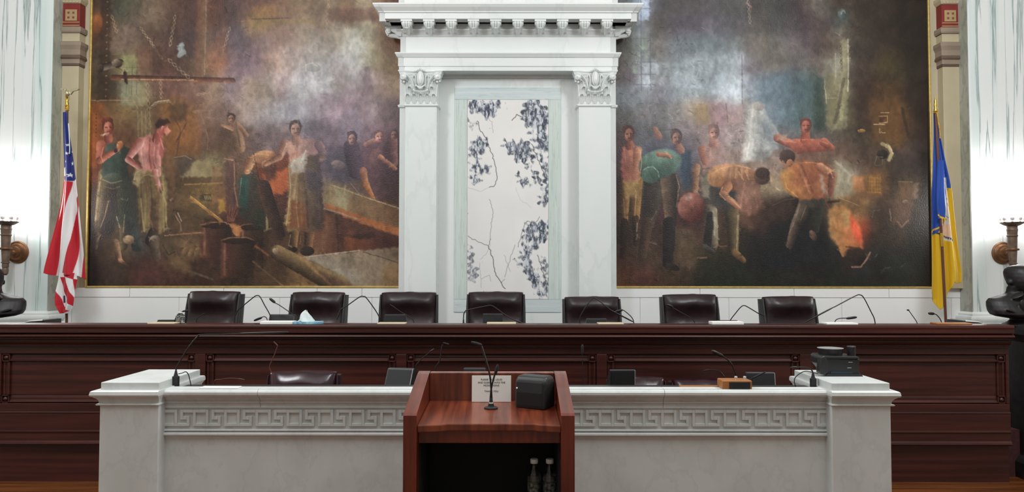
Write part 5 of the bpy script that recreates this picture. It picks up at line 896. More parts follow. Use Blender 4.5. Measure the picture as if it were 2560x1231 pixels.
b = MB(); b.prism([(YPN, zb2(1031)), (YPN - .036, zb2(1031)), (YPN - .040, zb2(1034)), (YPN - .036, zb2(1036)), (YPN - .034, zb2(1078)), (YPN - .042, zb2(1080)), (YPN - .042, zb2(1083)), (YPN - .036, zb2(1085)), (YPN - .036, zb2(1104)), (YPN - .050, zb2(1108)), (YPN - .052, zb2(1112)), (YPN - .040, zb2(1115)), (YPN - .006, zb2(1117)), (YPN - .006, 0), (YPN + .02, 0), (YPN + .02, zb2(1031))], DX0, DX1); b.build('base_board', M['wood_dark'], t)
WS = 1.135                                             # working surface behind the ledge
b = MB(); b.box(DX0, DX1 - .02, 5.78, 6.16, WS - .035, WS); b.build('work_surface', M['wood_dark'], t, bevel=.004)
for x in (-5.1, -3.6, -2.1, -.6, .9, 2.4, 3.70): b = MB(); b.box(x, x + .03, 5.865, 6.12, PLAT, WS - .035); b.build('support_panel', M['wood_dark'], t)
b = MB(); b.box(DX1 - .03, DX1, 5.705, 6.16, PLAT, zd(834)); b.build('end_panel', M['wood_dark'], t)

# ------------------------------------------------------------------ council chairs
def chair_mesh(lm, w=.51, cx=0., cy=0., z0=0., top=1.06):
    """a high-backed swivel chair facing -Y, wide padded back with rolled top and side bolsters"""
    def superr(x0, x1, y0, y1, z, r=.035, n=3):
        pts = []
        for (ax, ay, sx, sy) in ((x1 - r, y0 + r, 1, -1), (x1 - r, y1 - r, 1, 1), (x0 + r, y1 - r, -1, 1), (x0 + r, y0 + r, -1, -1)):
            for k in range(n + 1):
                a = k / n * math.pi / 2
                if (sx, sy) == (1, -1): d = (math.sin(a), -math.cos(a))
                elif (sx, sy) == (1, 1): d = (math.cos(a), math.sin(a))
                elif (sx, sy) == (-1, 1): d = (-math.sin(a), math.cos(a))
                else: d = (-math.cos(a), -math.sin(a))
                pts.append((cx + ax + d[0] * r, cy + ay + d[1] * r, z))
        return pts
    return superr
def make_chair(label, cat='chair', lm='leather', w=.545, top=1.06, group=None):
    t = thing('leather_chair', label, cat, (0, 0, 0), group); sr = chair_mesh(lm); h0 = .50; H = top - h0
    def yo(u): return .10 + .10 * u                    # recline
    b = MB(); rr = []                                   # shell at the back
    for k in range(9):
        u = k / 8; hw = w / 2 * (.985 - .01 * u); y = yo(u); rr.append(sr(-hw, hw, y + .03, y + .175 - .03 * u, h0 + (H - .034) * u, .034))
    b.rings(rr); sh = b.build('back_shell', M['leather_back'], t, True, auto=60)
    b = MB()                                            # middle cushion
    rr = []
    for k in range(13):
        u = (0, .1, .2, .3, .4, .5, .6, .7, .8, .88, .94, .98, 1.0)[k]; hw = w / 2 - .013; bulge = .030 + .070 * math.exp(-((u - .84) / .145)**2) + .05 * math.exp(-((u - .25) / .2)**2); y = yo(u); zt = h0 + .02 + (H - .02) * u
        if u > .99: bulge *= .75
        row = []
        for j in range(11):
            v = j / 10 * 2 - 1; crown = (1 - abs(v)**5); sag = .006 * math.sin(v * 7 + 1) * (u > .8)
            row.append((v * hw, y + .05 - bulge * crown - .012, zt + (sag - .010 * v * v if u > .85 else 0)))
        rr.append(row + [(hw, y + .12, zt - .004), (-hw, y + .12, zt - .004)])
    b.rings(rr); b.build('back_cushion', M[lm], t, True, sub=1, auto=80)
    for s in (-1, 1):                                   # bolsters
        b = MB(); rr = []
        for k in range(10):
            u = k / 9; x = s * (w / 2 - .010 - .006 * u); y = yo(u) + .046; r = .014 * (1 - .25 * max(0, u - .8) * 5); rr.append([(x + r * .95 * math.cos(a), y + r * 1.7 * math.sin(a), h0 + (H - .030) * u) for a in [2 * math.pi * q / 12 for q in range(12)]])
        b.rings(rr); b.build('back_bolster', M['leather_back' if lm == 'leather' else lm], t, True, auto=60)
    b = MB(); rr = []
    for z, i in ((.40, .03), (.41, .0), (.47, -.008), (.505, .012), (.515, .05)): rr.append(sr(-w / 2 + i, w / 2 - i, -.36 + i, .16 - i, z, .06))
    b.rings(rr); b.build('seat', M[lm], t, True, auto=60)
    for s in (-1, 1):
        b = MB(); x = s * (w / 2 + .02); b.tube(spline([(x - s * .05, -.02, .42), (x, -.02, .46), (x, -.03, .60), (x, -.12, .665), (x, .06, .675), (x - s * .01, .15, .66)]), .018, 8); b.ell((x, -.06, .685), (.035, .16, .022)); b.build('armrest', M['leather_back'], t, True)
    b = MB(); b.lathe([(.026, .12), (.026, .40)], n=12); 
    for k in range(5):
        a = k * 2 * math.pi / 5 + .3; b.tube([(0, 0, .13), (.30 * math.cos(a), .30 * math.sin(a), .075)], .022, 8, .015); b.lathe([(.028, -.012), (.032, 0), (.028, .012)], n=12, M=Matrix.Translation((.30 * math.cos(a), .30 * math.sin(a), .032)) @ Matrix.Rotation(a, 4, 'Z') @ Matrix.Rotation(math.pi / 2, 4, 'X'))
    b.build('swivel_base', M['black_metal'], t, True)
    return t
def dup(root, loc, rz, label, group=None):
    r = root.copy(); COL.objects.link(r); r.location = loc; r.rotation_euler = (0, 0, rz); r['label'] = label
    for ch in list(root.children):
        c = ch.copy(); COL.objects.link(c); c.parent = r
    return r
specs = [((437, 596), 728, -.20, 'oxblood leather chair behind the desk, leftmost of the seven council chairs'),
         ((706, 859), 730, -.16, 'oxblood leather chair behind the tissue box, second of the council chairs from the left'),
         ((946, 1090), 730, .03, 'wrinkled oxblood leather chair in front of the left marble pilaster'),
         ((1168, 1310), 729, 0., 'oxblood leather chair in front of the veined marble panel, middle of the council chairs'),
         ((1413, 1556), 741, .05, 'oxblood leather chair with a low back in front of the right marble pilaster'),
         ((1661, 1809), 735, .10, 'dark leather chair left of the brightly lit white tray on the council desk'),
         ((1911, 2067), 740, .18, 'dark leather chair behind the desk, rightmost of the seven council chairs')]
ch0 = None
for (pa, pb), top, rz, lab in specs:
    Yc = 6.60; x = XP((pa + pb) / 2, Yc + .1); zt = ZP(top, Yc + .15) - PLAT
    if ch0 is None:
        ch0 = make_chair(lab, group=None); ch0['group'] = 'council chairs behind the long desk'; r = ch0; x += .16 * math.sin(rz); r.location = (x, Yc, PLAT); r.rotation_euler = (0, 0, rz)
    else: r = dup(ch0, (x + .16 * math.sin(rz), Yc, PLAT), rz, lab)
    r.scale = (1, 1, zt / 1.06)
# clerks' chairs in the pit between bench and desk
pit = make_chair('burgundy leather chair with shiny back left of the lectern, behind the marble bench', lm='leather_pit', w=.47, top=1.0, group='burgundy chairs behind the marble bench')
pit.location = (XP(735, 4.35, 950), 4.30, 0); pit.scale = (.95, 1, ZP(932, 4.45) / 1.0)
for px, py, yc, rz, lab in ((1606, 948, 4.32, 0, 'burgundy leather chair behind the marble bench, just right of the tilted black monitor'), (1776, 952, 5.0, .1, 'burgundy leather chair hidden behind the small wooden control box on the marble bench')):
    r = dup(pit, (XP(px, yc + .05, 950), yc, 0), rz, lab); r.scale = (.78 * yc / 4.32, 1, ZP(py, yc + .13) / 1.0)

# ------------------------------------------------------------------ marble bench
BF = 3.49; PF = 3.42; CT = 1.053
zbn = lambda py: ZP(py, BF)
xL, xR = XP(398, PF, 1000), XP(2079, PF, 1000); xLL, xRR = XP(250, PF, 1000), XP(2227, PF, 1000)
t = thing('marble_bench', 'long grey white marble bench with a Greek key band, behind the wooden lectern', 'bench', ((xL + xR) / 2, BF, 0))
b = MB(); b.box(xL - .02, xR + .02, BF, BF + .05, 0, CT - .02); b.build('front_slab', M['marble_rail'], t)
b = MB(); joints = [xL - .02, XP(656, BF), XP(1655, BF), xR + .02]
for xa, xb in zip(joints[:-1], joints[1:]):
    pr = [(BF + .04, CT), (BF - .034, CT)]
    for k in range(6):
        a = k / 5 * math.pi; pr.append((BF - .034 - .016 * math.sin(a), CT - .002 - .017 * (1 - math.cos(a))))
    pr += [(BF - .026, CT - .040), (BF - .022, zbn(995)), (BF - .012, zbn(1001)), (BF - .010, zbn(1003)), (BF - .016, zbn(1004)), (BF - .016, zbn(1007)), (BF - .008, zbn(1009)), (BF - .006, zbn(1016)), (BF - .010, zbn(1018)), (BF - .010, zbn(1020)), (BF, zbn(1021)), (BF + .04, zbn(1021))]
    b.prism(pr, xa + .0009, xb - .0009)
b.build('cap', M['marble_rail'], t, True, auto=30)
b = MB(); kx0, kx1 = XP(407, BF, 1040), XP(2066, BF, 1040); per = (kx1 - kx0) / 21.32; zt, zl = zbn(1025), zbn(1066); u = per / 343.; vz = (zt - zl) / 165.; n = 22; yk = BF - .011
def krect(x0, a0, a1, v0, v1):
    xa, xb = kx0 + x0 + a0 * u, min(kx0 + x0 + a1 * u, kx1)
    if xb - xa > .002: b.box(xa, xb, yk, BF + .004, zt - v1 * vz, zt - v0 * vz)
for k in range(n):
    o = k * per
    for r in ((0, 30, 0, 165), (30, 140, 0, 30), (140, 170, 0, 165), (30, 140, 135, 165), (170, 305, 135, 165), (275, 305, 65, 135), (235, 275, 65, 100), (202, 235, 0, 100), (235, 343, 0, 30)): krect(o, *r)
b.build('greek_key_band', M['marble_rail'], t, bevel=.0015, seg=1)
b = MB(); pr = [(BF + .01, zbn(1073))]
for y0, y1, o in ((1073, 1079, .012), (1080, 1091, .018)):
    for k in range(6):
        a = k / 5 * math.pi; pr.append((BF - .004 - o * math.sin(a), zbn(y0 + (y1 - y0) * (1 - math.cos(a)) / 2)))
pr += [(BF - .004, zbn(1094)), (BF, zbn(1100)), (BF + .01, zbn(1100))]; b.prism(pr, xL - .02, xR + .02); b.build('bead_moulding', M['marble_rail'], t, True, auto=35)
for xa, xb, s in ((xLL, xL, -1), (xR, xRR, 1)):
    b = MB(); b.box(xa, xb, PF, 3.875, 0, CT - .01); b.build('end_pier', M['marble_rail'], t, bevel=.004)
    b = MB(); cp = [(-.01, ZP(1016, PF)), (.010, ZP(1015, PF)), (.014, ZP(1012.5, PF)), (.010, ZP(1010.5, PF)), (.002, ZP(1009, PF)), (.004, ZP(1003, PF)), (.012, ZP(997, PF)), (.020, ZP(994, PF)), (.022, ZP(992, PF)), (.030, ZP(990.5, PF)), (.033, ZP(987, PF)), (.030, CT - .004), (.024, CT), (-.01, CT + .001)]
    b.mould(xa, xb, PF, 3.875, cp, True, 1 if s < 0 else .35, .35 if s < 0 else 1); b.build('pier_cap', M['marble_rail'], t, True, auto=30)
    b = MB(); b.box(xa + .002, xb - .002, PF + .002, 3.872, CT - .002, 1.088); b.build('pier_block', M['marble_rail'], t, bevel=.003)
# clerks' counter behind the bench
LG = 1.045
t = thing('clerk_counter', 'black topped counter right behind the marble bench', 'counter', (0, 3.6, 0))
cx0, cx1 = xL + .036, xR - .036
b = MB(); b.box(cx0, cx1, 3.542, 3.64, LG - .02, LG); b.build('ledge', M['black'], t)
b = MB(); b.box(cx0, cx1, 3.56, 3.90, .92, .95); b.build('worktop', M['wood_dark'], t, bevel=.003)
b = MB(); b.box(cx0, cx1, 3.60, 3.63, .95, LG - .02); b.build('riser', M['wood_dark'], t)
for x in (cx0 + .005, -.5, .3, cx1 - .035): b = MB(); b.box(x, x + .03, 3.57, 3.87, 0, .92); b.build('support_panel', M['wood_dark'], t)

# ------------------------------------------------------------------ lectern
LF, LB = 2.66, 3.12
t = thing('lectern', 'red mahogany lectern with slanted sides and a dark open shelf, facing the marble bench', 'lectern', (-.08, 2.85, 0))
lx0, li0, li1, lx1 = XP(1008.5, LF, 1040), XP(1042, LF, 1040), XP(1403, LF, 1040), XP(1437, LF, 1040)
pr = [(LF, 0), (LF, 1.085), (LF + .012, 1.092)]
for k in range(5): pr.append((LF + .33 + .03 * k, 1.165 + .018 * math.sin(k / 4 * math.pi / 2)))
pr += [(LB - .012, 1.183), (LB, 1.176), (LB, 0)]
for xa, xb in ((lx0, li0), (li1, lx1)):
    b = MB(); b.prism(pr, xa, xb); b.build('side_panel', M['wood_red_up'], t, bevel=.005, seg=3)
b = MB(); b.box(li0, li1, LB - .05, LB - .004, 0, 1.181); b.build('back_panel', M['wood_red'], t, bevel=.003)
zs0, zs1 = 1.068, 1.050; ys0, ys1 = LB - .05, LF + .03
def slope(y): return zs1 + (zs0 - zs1) * (y - ys1) / (ys0 - ys1)
b = MB(); fr = []
for px, dy in ((0, -.022), (.16, -.012), (.2, 0), (.82, 0), (.86, -.012), (1, -.024)): fr.append((li0 + (li1 - li0) * px, ys1 + dy))
up = [(x, y, slope(y)) for x, y in fr] + [(li1, ys0, zs0), (li0, ys0, zs0)]; b.rings([[(x, y, z - .026) for x, y, z in up], up]); b.build('reading_surface', M['wood_red'], t, bevel=.004)
b = MB(); b.box(li0, li1, LF + .045, LF + .070, ZP(1109, LF + .045), slope(LF + .05) - .02); b.build('apron', M['wood_red_up'], t, bevel=.002)
SH = ZP(1150, 2.86) - .205
b = MB(); b.box(li0, li1, LF + .03, LB - .05, SH - .022, SH); b.build('shelf', M['wood_red'], t, bevel=.002)
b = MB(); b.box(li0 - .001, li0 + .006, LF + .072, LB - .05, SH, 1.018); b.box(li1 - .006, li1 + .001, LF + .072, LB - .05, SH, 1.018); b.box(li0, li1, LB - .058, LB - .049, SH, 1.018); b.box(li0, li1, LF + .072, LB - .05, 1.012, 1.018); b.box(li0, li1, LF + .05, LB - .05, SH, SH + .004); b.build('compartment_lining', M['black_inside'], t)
# water bottles on the lectern shelf
def bottle(label, loc, h=.205, r=.0255, group=None):
    t = thing('water_bottle', label, 'bottle', loc, group); q = h / .205
    b = MB(); b.lathe([(r * .8, 0), (r * .96, .004), (r, .012), (r * .93, .030), (r, .040), (r * .93, .052), (r, .062), (r * .98, .066), (r * .98, .120), (r * 1.02, .126), (r * 1.02, .136), (r * .95, .146), (r * .62, .168), (r * .46, .178), (r * .46, .186), (r * .60, .187), (r * .60, .189), (r * .46, .190), (r * .46, .196)], n=28)
    bmesh.ops.scale(b.b, vec=(1, 1, q), verts=b.b.verts); bmesh.ops.translate(b.b, vec=Vector(loc), verts=b.b.verts); b.build('body', M['clear'], t, True)
    b = MB(); b.lathe([(r * .97, .002), (r * .985, .012), (r * .91, .03), (r * .9, .12), (r * .86, .140), (.001, .141)], n=24); bmesh.ops.scale(b.b, vec=(.94, .94, q), verts=b.b.verts); bmesh.ops.translate(b.b, vec=Vector(loc) + Vector((0, 0, .001)), verts=b.b.verts); b.build('water', M['clear'], t, True)
    b = MB(); b.lathe([(r * 1.005, .070), (r * 1.005, .118)], n=28); bmesh.ops.scale(b.b, vec=(1, 1, q), verts=b.b.verts); bmesh.ops.translate(b.b, vec=Vector(loc), verts=b.b.verts); b.build('label_band', M['label_band'], t, True)
    b = MB(); b.lathe([(r * .56, .188), (r * .58, .190), (r * .58, .203), (r * .5, .205), (.001, .205)], n=24); bmesh.ops.scale(b.b, vec=(1, 1, q), verts=b.b.verts); bmesh.ops.translate(b.b, vec=Vector(loc), verts=b.b.verts); b.build('cap', M['paper'], t, True)
    return t
bottle('clear water bottle with white cap on the lectern shelf, the left one of two', (XP(1336, 2.86, 1200), 2.86, SH + .004), group='water bottles in the lectern')
bottle('clear water bottle with white cap on the lectern shelf, nearest the right side panel', (XP(1375, 2.86, 1200), 2.86, SH + .004), group='water bottles in the lectern')
# paper notice leaning on the back panel
yn = LB - .075; nz = slope(yn) + .001
def text_mesh(s, size, m, name, parent, fn, extr=.0003):
    cu = bpy.data.curves.new(name, 'FONT'); cu.body = s; cu.size = size; cu.align_x = 'CENTER'; cu.align_y = 'CENTER'; cu.extrude = extr; cu.space_line = 1.0
    o = bpy.data.objects.new(name, cu); COL.objects.link(o); dg = bpy.context.evaluated_depsgraph_get(); me = bpy.data.meshes.new_from_object(o.evaluated_get(dg)); bpy.data.objects.remove(o); bpy.data.curves.remove(cu)
    for v in me.vertices: v.co = fn(v.co)
    r = bpy.data.objects.new(name, me); COL.objects.link(r); me.materials.append(m); r.parent = parent; r.matrix_parent_inverse = Matrix.Translation(-parent.location); return r
nx0, nx1 = XP(1180, yn, 970), XP(1278, yn, 970); nh = ZP(940, yn) - nz
t = thing('paper_notice', 'white printed notice propped on the lectern behind the microphone', 'notice', ((nx0 + nx1) / 2, yn, nz))
lean = .10
b = MB(); b.rings([[(nx0, yn - .006, nz), (nx1, yn - .006, nz), (nx1, yn - .004, nz), (nx0, yn - .004, nz)], [(nx0, yn - .006 + lean * nh, nz + nh), (nx1, yn - .006 + lean * nh, nz + nh), (nx1, yn - .004 + lean * nh, nz + nh), (nx0, yn - .004 + lean * nh, nz + nh)]]); b.build('sheet', M['paper'], t)
def notice(dy): return lambda c: Vector(((nx0 + nx1) / 2 + c.x, yn - .0066 + lean * (nh * dy + c.y) - c.z, nz + nh * dy + c.y))
for s, dy in (('PLEASE TALK LOUD', .845), ('AND CLEARLY INTO THE', .73), ('MICROPHONE.', .62), ('THANK YOU', .40)): text_mesh(s, .0098, M['ink'], 'printed_line', t, notice(dy))

# ------------------------------------------------------------------ boxes, monitors, papers
def wedge(name, label, cat, px0, px1, pyt, pyb, Y, z0, depth=.10, back=.45, rz=0., group=None, edge=True, dot=False):
    """a tilted desk monitor / loudspeaker box: front face leans back"""
    w = abs(XP(px1, Y) - XP(px0, Y)) / 2; zt = ZP(pyt, Y + depth * back); h = zt - z0; c = Vector(((XP(px0, Y, 900) + XP(px1, Y, 900)) / 2, Y, z0)); t = thing(name, label, cat, c, group)
    T = Matrix.Translation(c) @ Matrix.Rotation(rz, 4, 'Z')
    b = MB(); pr = [(0, 0), (0, .012), (depth * back, h), (depth * back + .02, h), (depth, h * .55), (depth, 0)]
    b.prism(pr, -w, w, M=T); b.build('housing', M['black'], t, bevel=.006, seg=3)
    b = MB(); n = Vector((0, -h, depth * back)).normalized() * .002; f = lambda u, v: (u * (w - .008), depth * back * v + n.y, .012 + (h - .012) * v + n.z)
    q = [f(-1, .06), f(1, .06), f(1, .93), f(-1, .93)]; b.rings([[T @ Vector((p[0], p[1] + .003, p[2])) for p in q], [T @ Vector(p) for p in q]]); b.build('front_grille', M['black_matte'], t)
    if edge:
        b = MB(); b.tube([T @ Vector((w - .003, -.001, .012)), T @ Vector((w - .003, depth * back - .002, h - .002))], .002, 6); b.tube([T @ Vector((-w + .004, -.002, .010)), T @ Vector((w - .003, -.002, .010))], .0018, 6); b.build('bright_edge', M['grey_plastic'], t)
    if dot:
        b = MB(); b.ell(T @ Vector((w - .0, depth * .55, h * .22)), (.003, .006, .006)); b.build('knob', M['grey_plastic'], t)
    return t
def slab(name, label, cat, px0, px1, Y, z0, d, h, m, rz=0., part=None, group=None):
    w = abs(XP(px1, Y) - XP(px0, Y)) / 2; c = Vector(((XP(px0, Y, 810) + XP(px1, Y, 810)) / 2, Y + d / 2, z0)); b = MB()
    b.box(-w, w, -d / 2, d / 2, 0, h, Matrix.Translation(c) @ Matrix.Rotation(rz, 4, 'Z')); o = b.build(name, m, None, bevel=min(.003, h * .3)); return tag(o, label, cat, group)
TOPD = zd(812.5)                                       # top of the desk ledge
YS = 5.93
for p in ((960, 1014, 787, 'black loudspeaker box in front of the third council chair from left'), (1207, 1257, 785, 'black loudspeaker box in front of the middle council chair'), (1467, 1518, 797, 'black loudspeaker box in front of the fifth council chair from left')):
    wedge('loudspeaker', p[3], 'speaker', p[0], p[1], p[2], 812, YS, WS + .001, .11, .12, group='loudspeakers on the council desk', edge=False)
for p in ((382, 437, 801, 'low black loudspeaker on the desk, left of the leftmost council chair'), (666, 731, 787, 'black loudspeaker behind the bright white tray beside the tissue box'), (1799, 1852, 801, 'low black loudspeaker behind the bright white tray between the two rightmost council chairs'), (2079, 2135, 806, 'low black loudspeaker right of the rightmost council chair')):
    wedge('loudspeaker', p[3], 'speaker', p[0], p[1], p[2], 812, YS, WS + .001, .14, .5, group='loudspeakers on the council desk', edge=False)
for p in ((368, 436, .010, 'cream_paper', 'cream paper pad on the desk ledge, left of the leftmost chair'), (650, 731, .021, 'paper', 'bright white tray on the desk ledge, left of the tissue box'), (943, 1013, .010, 'cream_paper', 'cream paper pad on the desk ledge before the third council chair'), (1217, 1290, .012, 'cream_paper', 'cream paper pad on the desk ledge before the middle council chair'), (1496, 1560, .010, 'cream_paper', 'cream paper pad on the desk ledge before the fifth council chair'), (1781, 1860, .021, 'paper', 'bright white tray on the desk ledge between the two rightmost chairs'), (2068, 2146, .013, 'paper', 'white tray on the desk ledge right of the rightmost chair')):
    slab('document_tray' if p[3] == 'paper' else 'paper_pad', p[4], 'tray' if p[3] == 'paper' else 'paper pad', p[0], p[1], 5.625, TOPD, .11, p[2], M[p[3]], group='trays and pads along the desk ledge')
slab('wooden_board', 'small flat brown board on the desk ledge below the blue and gold flag', 'board', 2343, 2432, 5.64, TOPD, .10, .012, M['wood_light'])
# tissue box
c = XP(767, 5.68, 810); t = thing('tissue_box', 'pale blue tissue box with a white tissue sticking out, on the council desk', 'tissue box', (c, 5.68, TOPD))
b = MB(); b.box(c - .105, c + .115, 5.63, 5.74, TOPD, TOPD + .018); b.build('box', M['tissue_box'], t, bevel=.002)
b = MB(); rr = []
for k in range(7):
    u = k / 6; r = []
    for j in range(14):
        a = j / 14 * 2 * math.pi; rad = (.055 * (1 - u)**.8 + .006) * (1 + .28 * math.sin(3 * a + 4 * u)); r.append((c - .012 + rad * math.cos(a) - .012 * u + .018 * u * u, 5.685 + rad * .5 * math.sin(a), TOPD + .016 + .083 * u + .008 * math.sin(2 * a)))
    rr.append(r)
b.rings(rr); b.build('tissue', M['tissue'], t, True, auto=80)
bottle('small clear water bottle on the council desk, left of the leftmost chair', (XP(450, 5.74, 800), 5.745, TOPD), .085, .032)
# open books at both ends of the desk
def open_book(label, px0, px1, s, Y=5.88):
    x0, x1 = XP(px0, Y, 805), XP(px1, Y, 805); t = thing('open_binder', label, 'binder', ((x0 + x1) / 2, Y, WS)); zt = ZP(800, Y)
    b = MB(); W = x1 - x0
    top = [(0, .035), (.30, .058), (.62, .066), (.92, .070), (1, .070), (1, 0), (0, 0)]
    if s < 0: top = [(1 - u, v) for u, v in top]
    b.prism([(x0 + W * u, WS + v * (zt - WS) / .07 * .92) for u, v in top], Y, Y + .22, 'y'); b.build('cover', M['black'], t, bevel=.004)
    b = MB(); tp = [(.18, .052), (.40, .068), (.93, .078), (.90, .066), (.40, .060)]
    if s < 0: tp = [(1 - u, v) for u, v in tp]
    b.prism([(x0 + W * u, WS + v * (zt - WS) / .07 * .92) for u, v in tp], Y - .004, Y + .20, 'y'); b.build('pages', M['paper'], t)
open_book('black binder with white pages at the far left end of the council desk', 50, 112, 1)
open_book('black binder with white pages at the far right end of the council desk', 2408, 2470, -1)
# on and behind the marble bench
wedge('desk_monitor', 'tilted black monitor behind the marble bench, just left of the lectern', 'monitor', 952, 1022, 921, 968, 3.75, .951, .15, .55, -.22, 'black monitors behind the marble bench', dot=True)
wedge('desk_monitor', 'tilted black monitor behind the marble bench, just right of the lectern', 'monitor', 1524, 1588, 925, 968, 3.78, .951, .10, -.12, .05, 'black monitors behind the marble bench')
wedge('desk_monitor', 'black monitor behind the wooden control box on the marble bench', 'monitor', 1868, 1940, 931, 968, 3.78, .951, .10, .2, -.05, 'black monitors behind the marble bench')
wedge('desk_monitor', 'dark monitor top showing over the lectern, left of the paper notice', 'monitor', 1158, 1214, 921, 968, 3.78, .951, .10, .3, 0, 'black monitors behind the marble bench', edge=False)
slab('paper_stack', 'cream sheaf of paper on the cap of the marble bench, near its left end', 'paper', 500, 596, 3.462, CT, .055, .0045, M['paper'], -.02)
slab('wooden_ruler', 'flat light wooden strip behind the marble bench, left of the control box', 'wooden strip', 1700, 1802, 3.545, LG, .04, .008, M['wood_light'], -.02)
x0, x1 = XP(1806, 3.462, 960), XP(1881, 3.462, 960); zt = ZP(952, 3.462)
t = thing('control_box', 'small wooden box with black front and two white knobs on the marble bench', 'control box', ((x0 + x1) / 2, 3.50, CT))
b = MB(); b.box(x0, x1, 3.462, 3.55, CT, zt); b.build('wooden_case', M['wood_light'], t, bevel=.004)
b = MB(); b.box(x0 + .032, x1 - .010, 3.458, 3.464, CT + .002, zt - .006); b.build('front_panel', M['black'], t, bevel=.002)
for px in (1840, 1862):
    b = MB(); x = XP(px, 3.5, 950); b.lathe([(.004, 0), (.004, .006), (.007, .008), (.007, .014), (.001, .016)], (x, 3.50, zt), 12); b.build('knob', M['bulb'], t, True)
# audio-visual unit on the right pier
c = Vector((XP(2098, 3.63, 920), 3.64, 1.088)); t = thing('av_unit', 'black audio visual unit with raised round tray, on the right end of the marble bench', 'electronic unit', c)
sc = 3.63 / FPX; fx = lambda px: (px - 2098) * sc; fz = lambda py: ZP(py, 3.63) - c.z; TT = Matrix.Translation(c)
b = MB(); b.prism([(fx(2070), 0), (fx(2155), 0), (fx(2150), fz(925)), (fx(2152), fz(898)), (fx(2056), fz(896)), (fx(2056), fz(912)), (fx(2068), fz(925))], 0, .13, 'y', TT); b.build('body', M['black'], t, bevel=.005, seg=3)
b = MB(); b.prism([(fx(2056), fz(896)), (fx(2150), fz(897)), (fx(2147), fz(892)), (fx(2062), fz(890))], -.012, .14, 'y', TT); b.build('deck', M['black'], t, bevel=.003)
b = MB(); b.lathe([(.054, fz(894)), (.0565, fz(888)), (.059, fz(876)), (.060, fz(874)), (.054, fz(873)), (.05, fz(876)), (.001, fz(877))], (fx(2093), .064, 0), 32, TT); b.build('round_tray', M['black'], t, True)
b = MB(); b.lathe([(.0565, fz(874.6)), (.0612, fz(874.4)), (.0612, fz(873.4)), (.0565, fz(873.2))], (fx(2093), .064, 0), 32, TT); b.build('tray_rim', M['grey_plastic'], t, True)
b = MB(); b.lathe([(.020, fz(938)), (.020, fz(875)), (.0215, fz(870)), (.018, fz(867.5)), (.001, fz(867))], (fx(2143), .05, 0), 24, TT); b.build('column', M['black'], t, True)
b = MB(); b.prism([(fx(2048), fz(928)), (fx(2053), fz(892)), (fx(2062), fz(890)), (fx(2072), fz(905)), (fx(2070), fz(930)), (fx(2064), fz(936)), (fx(2052), fz(936))], -.016, .03, 'y', TT); b.build('handset', M['black'], t, bevel=.006, seg=3)
b = MB(); b.box(fx(2078), fx(2132), -.004, .004, fz(938), fz(929), TT); b.build('display', M['blue_panel'], t, bevel=.001)
b = MB()
for px, py in ((2128, 906), (2125, 920)): b.box(fx(px - 5), fx(px + 5), -.004, .004, fz(py + 1), fz(py - 1), TT)
b.build('port_trim', M['grey_plastic'], t)
b = MB(); b.prism([(fx(2066), 0), (fx(2158), 0), (fx(2153), .012), (fx(2068), .012)], -.010, .0, 'y', TT); b.build('foot_plate', M['black'], t)
# loudspeaker on the lectern, turned to the left
c = Vector((XP(1338, 2.93, 1000), 2.965, slope(2.955))); T = Matrix.Translation(c) @ Matrix.Rotation(math.radians(-26), 4, 'Z'); h = ZP(940, 2.95) - c.z
t = thing('loudspeaker', 'rounded black loudspeaker with a white dot on the lectern, beside the paper notice', 'speaker', c)
b = MB(); b.prism([(-.050, -.004), (.050, -.004), (.055, h * .5), (.050, h - .02), (.036, h), (-.030, h), (-.046, h - .02)], -.066, .066, 'x', T); b.build('housing', M['black'], t, bevel=.016, seg=4)
b = MB(); b.prism([(-.0512, .010), (-.0565, h * .5), (-.0512, h - .022), (-.046, h - .022), (-.046, .010)], -.054, .054, 'x', T); b.build('grille', M['black_matte'], t, bevel=.001)
b = MB(); b.ell(T @ Vector((-.052, -.054, h * .62)), (.004, .003, .004)); b.build('badge', M['paper'], t, True)

# ------------------------------------------------------------------ microphones
def mic(label, pts, Y, z0, head=None, r=.0035, hr=.007, base='disc', bw=.022, dy=0., cable=None, group='gooseneck microphones on the council desk', hm='black_metal', sm='black_metal'):
    """gooseneck microphone: the first point stands on its base; head = pixels of the capsule at the end"""
    n = len(pts); w = [P(px, py, Y + dy * i / max(1, n - 1)) for i, (px, py) in enumerate(pts)]
    z0 += .0008; foot = Vector((w[0].x, w[0].y, z0)); t = thing('gooseneck_microphone', label, 'microphone', foot, group)
    if w[0].z > z0 + .03: w = [foot + Vector((0, 0, .012))] + w
    b = MB(); b.tube(spline(w, 5), r, 8); b.build('stem', M[sm], t, True)
    if head:
        hp = [P(px, py, Y + dy) for px, py in head]; b = MB(); d = (hp[-1] - hp[0]); 
        pts2 = [hp[0] + d * k / 8 for k in range(9)]; rr = [.55, .9, 1, 1, 1, 1, .95, .85, .5]
        ax = d.normalized(); a = ax.cross(Vector((0, 1, 0))).normalized(); c2 = ax.cross(a)
        b.rings([[p + a * hr * q * math.cos(2 * math.pi * k / 12) + c2 * hr * q * math.sin(2 * math.pi * k / 12) for k in range(12)] for p, q in zip(pts2, rr)]); b.build('head', M[hm], t, True)
    b = MB()
    if base == 'disc': b.lathe([(bw, 0), (bw, .004), (bw * .7, .010), (.007, .014), (.006, .030), (r, .032)], foot, 20)
    else: b.box(-bw, bw, -bw * .8, bw * .8, 0, base, Matrix.Translation(foot)); b.lathe([(bw * .8, base - .002), (.006, base + .018), (r, base + .03)], foot, 12)
    b.build('base', M['black'], t, bevel=.003 if base != 'disc' else 0, smooth=(base == 'disc'))
    if cable:
        b = MB(); b.tube(spline([P(px, py, y) for px, py, y in cable], 6), .0022, 6); b.build('cable', M['black'], t, True)
    return t
